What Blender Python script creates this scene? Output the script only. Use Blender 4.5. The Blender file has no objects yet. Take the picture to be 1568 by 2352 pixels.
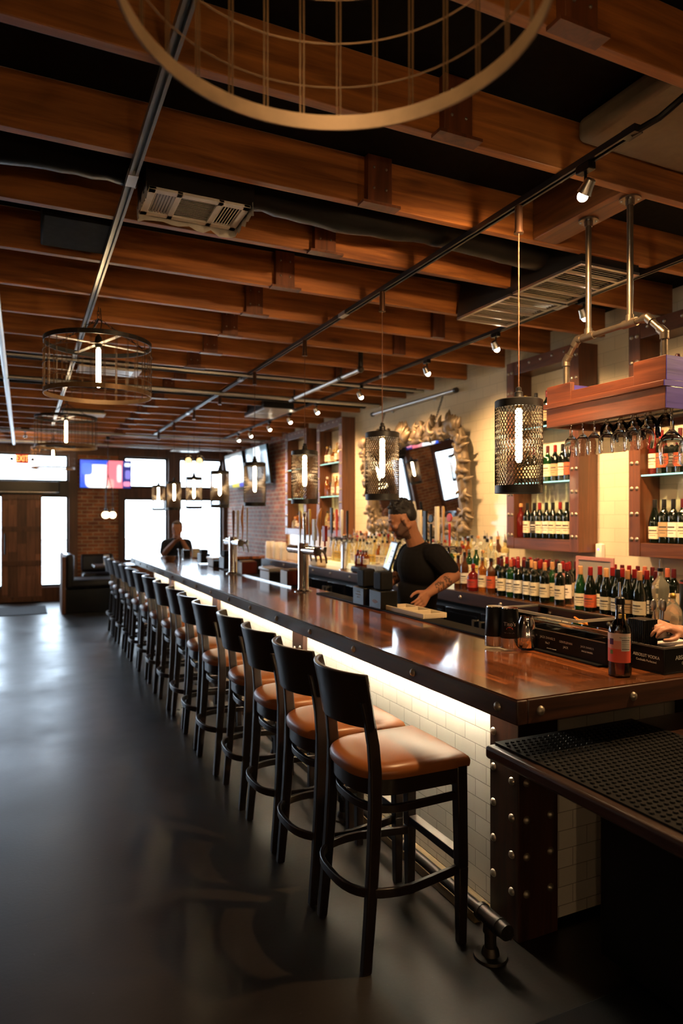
import bpy, math, random
from mathutils import Vector, Matrix, noise
random.seed(7)
PI = math.pi
S = bpy.context.scene
COL = S.collection

# ------------------------------------------------------------------ camera
CAMZ = 1.66
YAW = math.radians(25.0)
cam_d = bpy.data.cameras.new('camera'); cam = bpy.data.objects.new('camera', cam_d); COL.objects.link(cam)
cam.location = (0, 0, CAMZ); cam.rotation_euler = (PI/2, 0, -YAW)
cam_d.sensor_fit = 'VERTICAL'; cam_d.sensor_height = 36; cam_d.lens = 24
cam_d.shift_y = 12/2352
cam_d.clip_start = 0.02
cam_d.dof.use_dof = True; cam_d.dof.focus_distance = 2.75; cam_d.dof.aperture_fstop = 2.2
S.camera = cam

# ------------------------------------------------------------------ view, world
S.view_settings.view_transform = 'Standard'; S.view_settings.look = 'None'
S.view_settings.gamma = 1; S.view_settings.use_curve_mapping = False
S.view_settings.exposure = 0.0
W = bpy.data.worlds.new('sky'); S.world = W; W.use_nodes = True
bg = W.node_tree.nodes['Background']; bg.inputs[0].default_value = (0.72, 0.86, 1.0, 1); bg.inputs[1].default_value = 13.0

WARM = (1.0, 0.60, 0.27)
def light(kind, name, loc, energy, color=WARM, **kw):
    d = bpy.data.lights.new(name, kind); d.energy = energy; d.color = color
    rot = kw.pop('rot', None); aim = kw.pop('aim', None)
    for k, v in kw.items():
        if k == 'portal': d.cycles.is_portal = True
        else: setattr(d, k, v)
    o = bpy.data.objects.new(name, d); COL.objects.link(o); o.location = loc
    if aim is not None: o.rotation_euler = (Vector(aim)-Vector(loc)).to_track_quat('-Z', 'Y').to_euler()
    if rot is not None: o.rotation_euler = rot
    return o
# daylight sampling portal filling the window wall
light('AREA', 'window_portal', (-0.2, 14.66, 1.55), 1, (1, 1, 1), shape='RECTANGLE', size=8.2, size_y=2.9, portal=1, rot=(-PI/2, 0, 0))

SPOT_W = 170
TUBE_L = 130
DRUM_L = 62
LED_L = 330

# ------------------------------------------------------------------ calibration: a pixel of the photo to a point of the place
sn, cs = math.sin(YAW), math.cos(YAW)
def wp(u, v, d):
    r = (u-784)/1568*d
    return Vector((sn*d+cs*r, cs*d-sn*r, CAMZ-(v-1188)/1568*d))
def atz(u, v, z):
    return wp(u, v, 1568*(CAMZ-z)/(v-1188))
def yx(u, X):                       # Y where column u meets the plane X
    dx = (u-784)/1568
    return X*(cs-sn*dx)/(sn+cs*dx)
def xy(u, Y):
    dx = (u-784)/1568
    return Y*(sn+cs*dx)/(cs-sn*dx)

# ------------------------------------------------------------------ mesh builder
class MB:
    def __init__(self): self.v = []; self.f = []; self.mi = []; self.cur = 0
    def _add(self, vs, fs):
        n = len(self.v); self.v += [tuple(p) for p in vs]
        for q in fs: self.f.append(tuple(i+n for i in q)); self.mi.append(self.cur)
        return self
    def mat(self, i): self.cur = i; return self
    def box(self, x0, x1, y0, y1, z0, z1):
        return self._add([(x0,y0,z0),(x1,y0,z0),(x1,y1,z0),(x0,y1,z0),(x0,y0,z1),(x1,y0,z1),(x1,y1,z1),(x0,y1,z1)],
            [(0,3,2,1),(4,5,6,7),(0,1,5,4),(1,2,6,5),(2,3,7,6),(3,0,4,7)])
    def obox(self, c, size, R):
        c = Vector(c); a, b, h = size[0]/2, size[1]/2, size[2]/2
        vs = [c + R @ Vector(p) for p in [(-a,-b,-h),(a,-b,-h),(a,b,-h),(-a,b,-h),(-a,-b,h),(a,-b,h),(a,b,h),(-a,b,h)]]
        return self._add(vs, [(0,3,2,1),(4,5,6,7),(0,1,5,4),(1,2,6,5),(2,3,7,6),(3,0,4,7)])
    def tube(self, pts, r, n=8, closed=False, caps=True):
        P = [Vector(p) for p in pts]; m = len(P)
        R = r if isinstance(r, (list, tuple)) else [r]*m
        T = []
        for i in range(m):
            if closed: t = P[(i+1) % m]-P[i-1]
            else: t = P[min(i+1, m-1)]-P[max(i-1, 0)]
            T.append(t.normalized() if t.length > 1e-9 else Vector((0,0,1)))
        a = Vector((0,0,1)) if abs(T[0].z) < .9 else Vector((1,0,0))
        N = (a - T[0]*a.dot(T[0])).normalized()
        vs = []
        for i in range(m):
            N = (N - T[i]*N.dot(T[i]))
            N = N.normalized() if N.length > 1e-6 else T[i].orthogonal().normalized()
            B = T[i].cross(N)
            for k in range(n):
                an = 2*PI*k/n
                vs.append(P[i] + (N*math.cos(an)+B*math.sin(an))*R[i])
        fs = []
        for i in range(m if closed else m-1):
            j = (i+1) % m
            for k in range(n):
                fs.append((i*n+k, i*n+(k+1) % n, j*n+(k+1) % n, j*n+k))
        if caps and not closed:
            fs.append(tuple(range(n-1, -1, -1))); fs.append(tuple((m-1)*n+k for k in range(n)))
        return self._add(vs, fs)
    def cyl(self, p0, p1, r0, r1=None, n=16):
        return self.tube([p0, p1], [r0, r0 if r1 is None else r1], n)
    def lathe(self, prof, n=24, c=(0,0,0), axis='z', cap=True):
        vs = []; m = len(prof)
        for (r, z) in prof:
            for k in range(n):
                a = 2*PI*k/n; x, y = r*math.cos(a), r*math.sin(a)
                if axis == 'z': q = (c[0]+x, c[1]+y, c[2]+z)
                elif axis == 'x': q = (c[0]+z, c[1]+x, c[2]+y)
                elif axis == '-x': q = (c[0]-z, c[1]-x, c[2]+y)
                elif axis == 'y': q = (c[0]+y, c[1]+z, c[2]+x)
                else: q = (c[0]-y, c[1]-z, c[2]+x)
                vs.append(q)
        fs = []
        for i in range(m-1):
            for k in range(n):
                fs.append((i*n+k, i*n+(k+1) % n, (i+1)*n+(k+1) % n, (i+1)*n+k))
        if cap:
            if prof[0][0] > 1e-5: fs.append(tuple(range(n-1, -1, -1)))
            if prof[-1][0] > 1e-5: fs.append(tuple((m-1)*n+k for k in range(n)))
        return self._add(vs, fs)
    def sph(self, c, r, n=16, m=10, R=None):
        if not isinstance(r, (tuple, list)): r = (r, r, r)
        c = Vector(c); vs = []; fs = []
        pt = lambda t, a: Vector((r[0]*math.sin(t)*math.cos(a), r[1]*math.sin(t)*math.sin(a), r[2]*math.cos(t)))
        rings = [[pt(PI*i/m, 2*PI*k/n) for k in range(n)] for i in range(1, m)]
        vs.append(pt(0, 0))
        for q in rings: vs += q
        vs.append(pt(PI, 0))
        for k in range(n): fs.append((0, 1+k, 1+(k+1) % n))
        for i in range(m-2):
            for k in range(n):
                a = 1+i*n
                fs.append((a+k, a+n+k, a+n+(k+1) % n, a+(k+1) % n))
        a = 1+(m-2)*n
        for k in range(n): fs.append((a+k, len(vs)-1, a+(k+1) % n))
        vs = [c + (R @ p if R else p) for p in vs]
        return self._add(vs, fs)
    def cap(self, p0, p1, r0, r1=None, n=14):               # rounded limb
        r1 = r0 if r1 is None else r1
        self.tube([p0, p1], [r0, r1], n); self.sph(p0, r0, n, 8); self.sph(p1, r1, n, 8); return self
    def prism(self, poly, z0, z1):
        n = len(poly)
        vs = [(p[0], p[1], z0) for p in poly]+[(p[0], p[1], z1) for p in poly]
        fs = [tuple(range(n-1, -1, -1)), tuple(range(n, 2*n))]+[(i, (i+1) % n, n+(i+1) % n, n+i) for i in range(n)]
        return self._add(vs, fs)
    def sweep(self, pts, w, h, closed=False):                # rectangular section, h along z, w across
        P = [Vector(p) for p in pts]; m = len(P); vs = []; fs = []
        for i in range(m):
            if closed: t = P[(i+1) % m]-P[i-1]
            else: t = P[min(i+1, m-1)]-P[max(i-1, 0)]
            t.z = 0; t.normalize(); nn = Vector((-t.y, t.x, 0))
            for a, b in ((-1,-1),(1,-1),(1,1),(-1,1)):
                vs.append(P[i]+nn*(a*w/2)+Vector((0,0,b*h/2)))
        for i in range(m if closed else m-1):
            j = (i+1) % m
            for k in range(4): fs.append((i*4+k, j*4+k, j*4+(k+1) % 4, i*4+(k+1) % 4))
        if not closed: fs += [(0,1,2,3), ((m-1)*4+3,(m-1)*4+2,(m-1)*4+1,(m-1)*4)]
        return self._add(vs, fs)
    def build(self, name, mats, parent=None, world=True, bev=0, ang=40, smooth=True, seg=2):
        me = bpy.data.meshes.new(name)
        off = Vector((0,0,0))
        if parent is not None and world:
            p = parent
            while p is not None: off += p.location; p = p.parent
        vs = [(a-off.x, b-off.y, c-off.z) for a, b, c in self.v]
        me.from_pydata(vs, [], self.f)
        if not isinstance(mats, (list, tuple)): mats = [mats]
        for m in mats: me.materials.append(m)
        if len(mats) > 1: me.polygons.foreach_set('material_index', self.mi)
        import bmesh as _b
        bm = _b.new(); bm.from_mesh(me); _b.ops.recalc_face_normals(bm, faces=bm.faces); bm.to_mesh(me); bm.free()
        if smooth:
            me.polygons.foreach_set('use_smooth', [True]*len(me.polygons)); me.set_sharp_from_angle(angle=math.radians(ang))
        o = bpy.data.objects.new(name, me); COL.objects.link(o)
        if parent is not None: o.parent = parent
        if bev:
            b = o.modifiers.new('bevel', 'BEVEL'); b.width = bev; b.segments = seg; b.limit_method = 'ANGLE'; b.angle_limit = math.radians(40)
        return o

def tag(o, label=None, cat=None, group=None, kind=None):
    if label: o['label'] = label
    if cat: o['category'] = cat
    if group: o['group'] = group
    if kind: o['kind'] = kind
    return o
def thing(name, label, cat, loc=(0,0,0), rz=0, group=None, kind=None):
    o = bpy.data.objects.new(name, None); COL.objects.link(o); o.location = loc; o.rotation_euler = (0,0,rz)
    o.empty_display_size = .05
    return tag(o, label, cat, group, kind)
KIDS = {}
def copy_tree(o, loc=None, rz=None, label=None, group=None, parent=None):
    c = o.copy(); COL.objects.link(c)
    if parent is not None: c.parent = parent
    if loc is not None: c.location = loc
    if rz is not None: c.rotation_euler = (0,0,rz)
    if label: c['label'] = label
    if group: c['group'] = group
    for ch in [x for x in o.children]: copy_tree(ch, parent=c)
    return c
ORD = ['', 'first', 'second', 'third', 'fourth', 'fifth', 'sixth', 'seventh', 'eighth', 'ninth', 'tenth', 'eleventh', 'twelfth', 'thirteenth',
       'fourteenth', 'fifteenth', 'sixteenth', 'seventeenth', 'eighteenth', 'nineteenth', 'twentieth', 'twenty-first', 'twenty-second', 'twenty-third',
       'twenty-fourth', 'twenty-fifth', 'twenty-sixth', 'twenty-seventh', 'twenty-eighth', 'twenty-ninth', 'thirtieth', 'thirty-first', 'thirty-second',
       'thirty-third', 'thirty-fourth', 'thirty-fifth', 'thirty-sixth', 'thirty-seventh', 'thirty-eighth', 'thirty-ninth', 'fortieth']

def text_part(name, s, size, mat, parent, loc, rot, depth=.0006, align='CENTER', sx=1.0):
    cu = bpy.data.curves.new(name, 'FONT'); cu.body = s; cu.size = size; cu.extrude = depth; cu.align_x = align; cu.align_y = 'CENTER'
    t = bpy.data.objects.new(name, cu); COL.objects.link(t)
    dg = bpy.context.evaluated_depsgraph_get()
    me = bpy.data.meshes.new_from_object(t.evaluated_get(dg)); me.name = name
    bpy.data.objects.remove(t); bpy.data.curves.remove(cu)
    me.materials.clear(); me.materials.append(mat)
    o = bpy.data.objects.new(name, me); COL.objects.link(o); o.scale = (sx, 1, 1)
    o.location = loc; o.rotation_euler = rot
    if parent is not None: o.parent = parent
    return o

# ------------------------------------------------------------------ materials
def new_mat(name):
    m = bpy.data.materials.new(name); m.use_nodes = True
    nt = m.node_tree; b = nt.nodes['Principled BSDF']
    return m, nt, b
def N(nt, t, **kw):
    n = nt.nodes.new(t)
    for k, v in kw.items(): setattr(n, k, v)
    return n
def c4(c): return (c[0], c[1], c[2], 1)
def plain(name, col, rough=.5, metal=0, coat=0, spec=.5, noisy=.0, nscale=30, bump=0, emit=None, es=0, trans=0, ior=1.45, alpha=1, sheen=0):
    m, nt, b = new_mat(name)
    b.inputs['Base Color'].default_value = c4(col); b.inputs['Roughness'].default_value = rough; b.inputs['Metallic'].default_value = metal
    b.inputs['Coat Weight'].default_value = coat; b.inputs['Specular IOR Level'].default_value = spec
    b.inputs['Transmission Weight'].default_value = trans; b.inputs['IOR'].default_value = ior; b.inputs['Alpha'].default_value = alpha
    b.inputs['Sheen Weight'].default_value = sheen
    if emit: b.inputs['Emission Color'].default_value = c4(emit); b.inputs['Emission Strength'].default_value = es
    tc = N(nt, 'ShaderNodeTexCoord'); nz = N(nt, 'ShaderNodeTexNoise'); nz.inputs['Scale'].default_value = nscale; nz.inputs['Detail'].default_value = 5
    nt.links.new(tc.outputs['Object'], nz.inputs['Vector'])
    if noisy:
        r = N(nt, 'ShaderNodeMapRange'); r.inputs['To Min'].default_value = 1-noisy; r.inputs['To Max'].default_value = 1+noisy
        nt.links.new(nz.outputs['Fac'], r.inputs['Value'])
        mx = N(nt, 'ShaderNodeMix', data_type='RGBA', blend_type='MULTIPLY'); mx.inputs[0].default_value = 1; mx.inputs[6].default_value = c4(col)
        nt.links.new(r.outputs[0], mx.inputs[7]); nt.links.new(mx.outputs[2], b.inputs['Base Color'])
    rr = N(nt, 'ShaderNodeMapRange'); rr.inputs['To Min'].default_value = max(0, rough*.85); rr.inputs['To Max'].default_value = min(1, rough*1.15)
    nt.links.new(nz.outputs['Fac'], rr.inputs['Value']); nt.links.new(rr.outputs[0], b.inputs['Roughness'])
    if bump:
        bp = N(nt, 'ShaderNodeBump'); bp.inputs['Strength'].default_value = bump; bp.inputs['Distance'].default_value = .003
        nt.links.new(nz.outputs['Fac'], bp.inputs['Height']); nt.links.new(bp.outputs[0], b.inputs['Normal'])
    return m
def emitter(name, col, s):
    m, nt, b = new_mat(name); b.inputs['Base Color'].default_value = (0,0,0,1)
    b.inputs['Emission Color'].default_value = c4(col); b.inputs['Emission Strength'].default_value = s
    return m
def wood(name, dark, lite, axis='x', rough=.5, coat=0, scale=1.0, plank=0, plank_axis='x', vary=.25, bump=.15, knots=True):
    """grain runs along axis; plank = width of boards across plank_axis (0: none)"""
    m, nt, b = new_mat(name)
    tc = N(nt, 'ShaderNodeTexCoord'); oi = N(nt, 'ShaderNodeObjectInfo')
    mp = N(nt, 'ShaderNodeMapping')
    sc = [14*scale]*3; sc['xyz'.index(axis)] = .9*scale
    mp.inputs['Scale'].default_value = sc
    add = N(nt, 'ShaderNodeVectorMath', operation='ADD'); ml = N(nt, 'ShaderNodeMath', operation='MULTIPLY'); ml.inputs[1].default_value = 37.0
    nt.links.new(oi.outputs['Random'], ml.inputs[0]); nt.links.new(tc.outputs['Object'], mp.inputs['Vector'])
    nt.links.new(mp.outputs[0], add.inputs[0]); nt.links.new(ml.outputs[0], add.inputs[1])
    vec = add.outputs[0]
    pv = None
    if plank:
        sx = N(nt, 'ShaderNodeSeparateXYZ'); nt.links.new(tc.outputs['Object'], sx.inputs[0])
        dv = N(nt, 'ShaderNodeMath', operation='DIVIDE'); dv.inputs[1].default_value = plank
        nt.links.new(sx.outputs['xyz'.index(plank_axis)], dv.inputs[0])
        fl = N(nt, 'ShaderNodeMath', operation='FLOOR'); nt.links.new(dv.outputs[0], fl.inputs[0])
        fr = N(nt, 'ShaderNodeMath', operation='FRACT'); nt.links.new(dv.outputs[0], fr.inputs[0])
        # butt joints along the grain, offset per board
        wn0 = N(nt, 'ShaderNodeTexWhiteNoise', noise_dimensions='1D'); nt.links.new(fl.outputs[0], wn0.inputs['W'])
        la = N(nt, 'ShaderNodeMath', operation='MULTIPLY_ADD'); la.inputs[1].default_value = 1.1
        nt.links.new(sx.outputs['xyz'.index(axis)], la.inputs[0]); 
        m3 = N(nt, 'ShaderNodeMath', operation='MULTIPLY'); m3.inputs[1].default_value = 5; nt.links.new(wn0.outputs['Value'], m3.inputs[0])
        nt.links.new(m3.outputs[0], la.inputs[2])
        lf = N(nt, 'ShaderNodeMath', operation='FLOOR'); nt.links.new(la.outputs[0], lf.inputs[0])
        cmb = N(nt, 'ShaderNodeCombineXYZ'); nt.links.new(fl.outputs[0], cmb.inputs[0]); nt.links.new(lf.outputs[0], cmb.inputs[1])
        wn = N(nt, 'ShaderNodeTexWhiteNoise', noise_dimensions='3D'); nt.links.new(cmb.outputs[0], wn.inputs['Vector'])
        pv = wn.outputs['Value']
        a2 = N(nt, 'ShaderNodeVectorMath', operation='ADD'); m2 = N(nt, 'ShaderNodeMath', operation='MULTIPLY'); m2.inputs[1].default_value = 11
        nt.links.new(pv, m2.inputs[0]); nt.links.new(vec, a2.inputs[0]); nt.links.new(m2.outputs[0], a2.inputs[1]); vec = a2.outputs[0]
    nz = N(nt, 'ShaderNodeTexNoise'); nz.inputs['Scale'].default_value = 1.6; nz.inputs['Detail'].default_value = 7; nz.inputs['Roughness'].default_value = .62; nz.inputs['Distortion'].default_value = .9
    nt.links.new(vec, nz.inputs['Vector'])
    n2 = N(nt, 'ShaderNodeTexNoise'); n2.inputs['Scale'].default_value = 1.1; n2.inputs['Detail'].default_value = 2
    nt.links.new(tc.outputs['Object'], n2.inputs['Vector'])
    rp = N(nt, 'ShaderNodeValToRGB'); rp.color_ramp.elements[0].position = .3; rp.color_ramp.elements[1].position = .72
    rp.color_ramp.elements[0].color = c4(dark); rp.color_ramp.elements[1].color = c4(lite)
    nt.links.new(nz.outputs['Fac'], rp.inputs[0])
    col = rp.outputs[0]
    rg = N(nt, 'ShaderNodeMapRange'); rg.inputs['From Min'].default_value = .3; rg.inputs['From Max'].default_value = .7
    rg.inputs['To Min'].default_value = 1-vary; rg.inputs['To Max'].default_value = 1+vary
    nt.links.new(n2.outputs['Fac'], rg.inputs['Value'])
    mx = N(nt, 'ShaderNodeMix', data_type='RGBA', blend_type='MULTIPLY'); mx.inputs[0].default_value = 1
    nt.links.new(col, mx.inputs[6]); nt.links.new(rg.outputs[0], mx.inputs[7]); col = mx.outputs[2]
    if pv is not None:
        r2 = N(nt, 'ShaderNodeMapRange'); r2.inputs['To Min'].default_value = .45; r2.inputs['To Max'].default_value = 1.55; nt.links.new(pv, r2.inputs['Value'])
        m4 = N(nt, 'ShaderNodeMix', data_type='RGBA', blend_type='MULTIPLY'); m4.inputs[0].default_value = 1
        nt.links.new(col, m4.inputs[6]); nt.links.new(r2.outputs[0], m4.inputs[7]); col = m4.outputs[2]
        lt = N(nt, 'ShaderNodeMath', operation='LESS_THAN'); lt.inputs[1].default_value = .05; nt.links.new(fr.outputs[0], lt.inputs[0])
        m5 = N(nt, 'ShaderNodeMix', data_type='RGBA'); m5.inputs[7].default_value = c4([x*.35 for x in dark])
        nt.links.new(lt.outputs[0], m5.inputs[0]); nt.links.new(col, m5.inputs[6]); col = m5.outputs[2]
    if knots:
        vo = N(nt, 'ShaderNodeTexVoronoi'); vo.inputs['Scale'].default_value = 1.0
        mk = N(nt, 'ShaderNodeMapping'); s2 = [7]*3; s2['xyz'.index(axis)] = 2.2; mk.inputs['Scale'].default_value = s2
        nt.links.new(tc.outputs['Object'], mk.inputs['Vector'])
        ak = N(nt, 'ShaderNodeVectorMath', operation='ADD'); nt.links.new(mk.outputs[0], ak.inputs[0]); nt.links.new(ml.outputs[0], ak.inputs[1])
        nt.links.new(ak.outputs[0], vo.inputs['Vector'])
        kr = N(nt, 'ShaderNodeMapRange'); kr.inputs['From Min'].default_value = .04; kr.inputs['From Max'].default_value = .2; kr.inputs['To Min'].default_value = .75; kr.inputs['To Max'].default_value = 0
        nt.links.new(vo.outputs['Distance'], kr.inputs['Value'])
        m6 = N(nt, 'ShaderNodeMix', data_type='RGBA'); m6.inputs[7].default_value = c4([x*.5 for x in dark])
        nt.links.new(kr.outputs[0], m6.inputs[0]); nt.links.new(col, m6.inputs[6]); col = m6.outputs[2]
    nt.links.new(col, b.inputs['Base Color'])
    b.inputs['Coat Weight'].default_value = coat; b.inputs['Coat Roughness'].default_value = .08
    rr = N(nt, 'ShaderNodeMapRange'); rr.inputs['To Min'].default_value = rough*.75; rr.inputs['To Max'].default_value = min(1, rough*1.25)
    nt.links.new(nz.outputs['Fac'], rr.inputs['Value']); nt.links.new(rr.outputs[0], b.inputs['Roughness'])
    if bump:
        bp = N(nt, 'ShaderNodeBump'); bp.inputs['Strength'].default_value = bump; bp.inputs['Distance'].default_value = .004
        nt.links.new(nz.outputs['Fac'], bp.inputs['Height']); nt.links.new(bp.outputs[0], b.inputs['Normal'])
    return m
def bricks(name, c1, c2, mortar, w, h, gap, ua='y', va='z', rough=.5, bump=.4, stain=0, coat=0, offset=.5, uneven=.03):
    m, nt, b = new_mat(name)
    tc = N(nt, 'ShaderNodeTexCoord'); sx = N(nt, 'ShaderNodeSeparateXYZ'); cb = N(nt, 'ShaderNodeCombineXYZ')
    nt.links.new(tc.outputs['Object'], sx.inputs[0])
    nt.links.new(sx.outputs['xyz'.index(ua)], cb.inputs[0]); nt.links.new(sx.outputs['xyz'.index(va)], cb.inputs[1])
    br = N(nt, 'ShaderNodeTexBrick'); br.offset = offset
    br.inputs['Scale'].default_value = 1; br.inputs['Mortar Size'].default_value = gap; br.inputs['Brick Width'].default_value = w; br.inputs['Row Height'].default_value = h
    br.inputs['Mortar Smooth'].default_value = .25; br.inputs['Bias'].default_value = 0
    br.inputs['Color1'].default_value = c4(c1); br.inputs['Color2'].default_value = c4(c2); br.inputs['Mortar'].default_value = c4(mortar)
    nt.links.new(cb.outputs[0], br.inputs['Vector'])
    col = br.outputs['Color']
    if stain:
        nz = N(nt, 'ShaderNodeTexNoise'); nz.inputs['Scale'].default_value = 5; nz.inputs['Detail'].default_value = 8
        nt.links.new(tc.outputs['Object'], nz.inputs['Vector'])
        r = N(nt, 'ShaderNodeMapRange'); r.inputs['From Min'].default_value = .35; r.inputs['From Max'].default_value = .7; r.inputs['To Min'].default_value = 1-stain; r.inputs['To Max'].default_value = 1+stain
        nt.links.new(nz.outputs['Fac'], r.inputs['Value'])
        mx = N(nt, 'ShaderNodeMix', data_type='RGBA', blend_type='MULTIPLY'); mx.inputs[0].default_value = 1
        nt.links.new(col, mx.inputs[6]); nt.links.new(r.outputs[0], mx.inputs[7]); col = mx.outputs[2]
    nt.links.new(col, b.inputs['Base Color']); b.inputs['Roughness'].default_value = rough; b.inputs['Coat Weight'].default_value = coat
    iv = N(nt, 'ShaderNodeMath', operation='SUBTRACT'); iv.inputs[0].default_value = 1; nt.links.new(br.outputs['Fac'], iv.inputs[1])
    # a slow wobble so that single tiles catch the light differently
    wz = N(nt, 'ShaderNodeTexNoise'); wz.inputs['Scale'].default_value = 9; nt.links.new(tc.outputs['Object'], wz.inputs['Vector'])
    ad = N(nt, 'ShaderNodeMath', operation='MULTIPLY_ADD'); ad.inputs[1].default_value = uneven*10; nt.links.new(wz.outputs['Fac'], ad.inputs[0]); nt.links.new(iv.outputs[0], ad.inputs[2])
    bp = N(nt, 'ShaderNodeBump'); bp.inputs['Strength'].default_value = bump; bp.inputs['Distance'].default_value = .004
    nt.links.new(ad.outputs[0], bp.inputs['Height']); nt.links.new(bp.outputs[0], b.inputs['Normal'])
    return m
def pane(name, tint=(1,1,1), refl=.12):
    m, nt, b = new_mat(name); nt.nodes.remove(b); out = nt.nodes['Material Output']
    t = N(nt, 'ShaderNodeBsdfTransparent'); t.inputs[0].default_value = c4(tint)
    g = N(nt, 'ShaderNodeBsdfGlossy'); g.inputs['Roughness'].default_value = .02
    f = N(nt, 'ShaderNodeLayerWeight'); f.inputs['Blend'].default_value = refl
    mx = N(nt, 'ShaderNodeMixShader'); nt.links.new(f.outputs['Fresnel'], mx.inputs[0]); nt.links.new(t.outputs[0], mx.inputs[1]); nt.links.new(g.outputs[0], mx.inputs[2])
    nt.links.new(mx.outputs[0], out.inputs[0])
    return m
def concrete():
    m, nt, b = new_mat('concrete')
    tc = N(nt, 'ShaderNodeTexCoord'); nz = N(nt, 'ShaderNodeTexNoise'); nz.inputs['Scale'].default_value = 1.1; nz.inputs['Detail'].default_value = 9; nz.inputs['Roughness'].default_value = .6
    nt.links.new(tc.outputs['Object'], nz.inputs['Vector'])
    rp = N(nt, 'ShaderNodeValToRGB'); rp.color_ramp.elements[0].position = .32; rp.color_ramp.elements[1].position = .7
    rp.color_ramp.elements[0].color = (.009,.007,.0055,1); rp.color_ramp.elements[1].color = (.030,.024,.019,1)
    nt.links.new(nz.outputs['Fac'], rp.inputs[0])
    vo = N(nt, 'ShaderNodeTexNoise'); vo.inputs['Scale'].default_value = 60; vo.inputs['Detail'].default_value = 3
    nt.links.new(tc.outputs['Object'], vo.inputs['Vector'])
    sp = N(nt, 'ShaderNodeMapRange'); sp.inputs['From Min'].default_value = .72; sp.inputs['From Max'].default_value = .78; nt.links.new(vo.outputs['Fac'], sp.inputs['Value'])
    mx = N(nt, 'ShaderNodeMix', data_type='RGBA'); mx.inputs[7].default_value = (.08,.075,.07,1)
    nt.links.new(sp.outputs[0], mx.inputs[0]); nt.links.new(rp.outputs[0], mx.inputs[6])
    # saw-cut joints of the slab, 3 m apart
    sx = N(nt, 'ShaderNodeSeparateXYZ'); nt.links.new(tc.outputs['Object'], sx.inputs[0])
    prev = mx.outputs[2]
    for ax, off, per in ((0, 7.1, 3.0), (1, 8.52, 2.9)):
        a = N(nt, 'ShaderNodeMath', operation='ADD'); a.inputs[1].default_value = off; nt.links.new(sx.outputs[ax], a.inputs[0])
        d = N(nt, 'ShaderNodeMath', operation='DIVIDE'); d.inputs[1].default_value = per; nt.links.new(a.outputs[0], d.inputs[0])
        f = N(nt, 'ShaderNodeMath', operation='FRACT'); nt.links.new(d.outputs[0], f.inputs[0])
        l = N(nt, 'ShaderNodeMath', operation='LESS_THAN'); l.inputs[1].default_value = .0022; nt.links.new(f.outputs[0], l.inputs[0])
        q = N(nt, 'ShaderNodeMix', data_type='RGBA'); q.inputs[7].default_value = (.012,.011,.01,1)
        nt.links.new(l.outputs[0], q.inputs[0]); nt.links.new(prev, q.inputs[6]); prev = q.outputs[2]
    nt.links.new(prev, b.inputs['Base Color'])
    r = N(nt, 'ShaderNodeMapRange'); r.inputs['From Min'].default_value = .3; r.inputs['From Max'].default_value = .7; r.inputs['To Min'].default_value = .27; r.inputs['To Max'].default_value = .45; nt.links.new(nz.outputs['Fac'], r.inputs['Value'])
    nt.links.new(r.outputs[0], b.inputs['Roughness'])
    bp = N(nt, 'ShaderNodeBump'); bp.inputs['Strength'].default_value = .12; bp.inputs['Distance'].default_value = .003
    nt.links.new(vo.outputs['Fac'], bp.inputs['Height']); nt.links.new(bp.outputs[0], b.inputs['Normal'])
    return m
def screen(name, base, blobs, strength):
    """a lit picture: base colour plus soft ellipses (cy, cz, ry, rz, colour) in the panel's own plane (local x, z)"""
    m, nt, b = new_mat(name)
    tc = N(nt, 'ShaderNodeTexCoord'); sx = N(nt, 'ShaderNodeSeparateXYZ'); nt.links.new(tc.outputs['Object'], sx.inputs[0])
    prev = None
    for (cx, cz, rx, rz, col) in blobs:
        p = []
        for out, c, r in ((0, cx, rx), (2, cz, rz)):
            a = N(nt, 'ShaderNodeMath', operation='SUBTRACT'); a.inputs[1].default_value = c; nt.links.new(sx.outputs[out], a.inputs[0])
            d = N(nt, 'ShaderNodeMath', operation='DIVIDE'); d.inputs[1].default_value = r; nt.links.new(a.outputs[0], d.inputs[0])
            q = N(nt, 'ShaderNodeMath', operation='POWER'); q.inputs[1].default_value = 4; ab = N(nt, 'ShaderNodeMath', operation='ABSOLUTE')
            nt.links.new(d.outputs[0], ab.inputs[0]); nt.links.new(ab.outputs[0], q.inputs[0]); p.append(q)
        s = N(nt, 'ShaderNodeMath', operation='ADD'); nt.links.new(p[0].outputs[0], s.inputs[0]); nt.links.new(p[1].outputs[0], s.inputs[1])
        l = N(nt, 'ShaderNodeMapRange'); l.inputs['From Min'].default_value = .8; l.inputs['From Max'].default_value = 1.25; l.inputs['To Min'].default_value = 1; l.inputs['To Max'].default_value = 0
        nt.links.new(s.outputs[0], l.inputs['Value'])
        mx = N(nt, 'ShaderNodeMix', data_type='RGBA'); mx.inputs[7].default_value = c4(col); mx.inputs[6].default_value = c4(base)
        nt.links.new(l.outputs[0], mx.inputs[0])
        if prev is not None: nt.links.new(prev, mx.inputs[6])
        prev = mx.outputs[2]
    b.inputs['Base Color'].default_value = (.01,.01,.01,1); b.inputs['Roughness'].default_value = .12
    nt.links.new(prev, b.inputs['Emission Color']); b.inputs['Emission Strength'].default_value = strength
    return m

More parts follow.
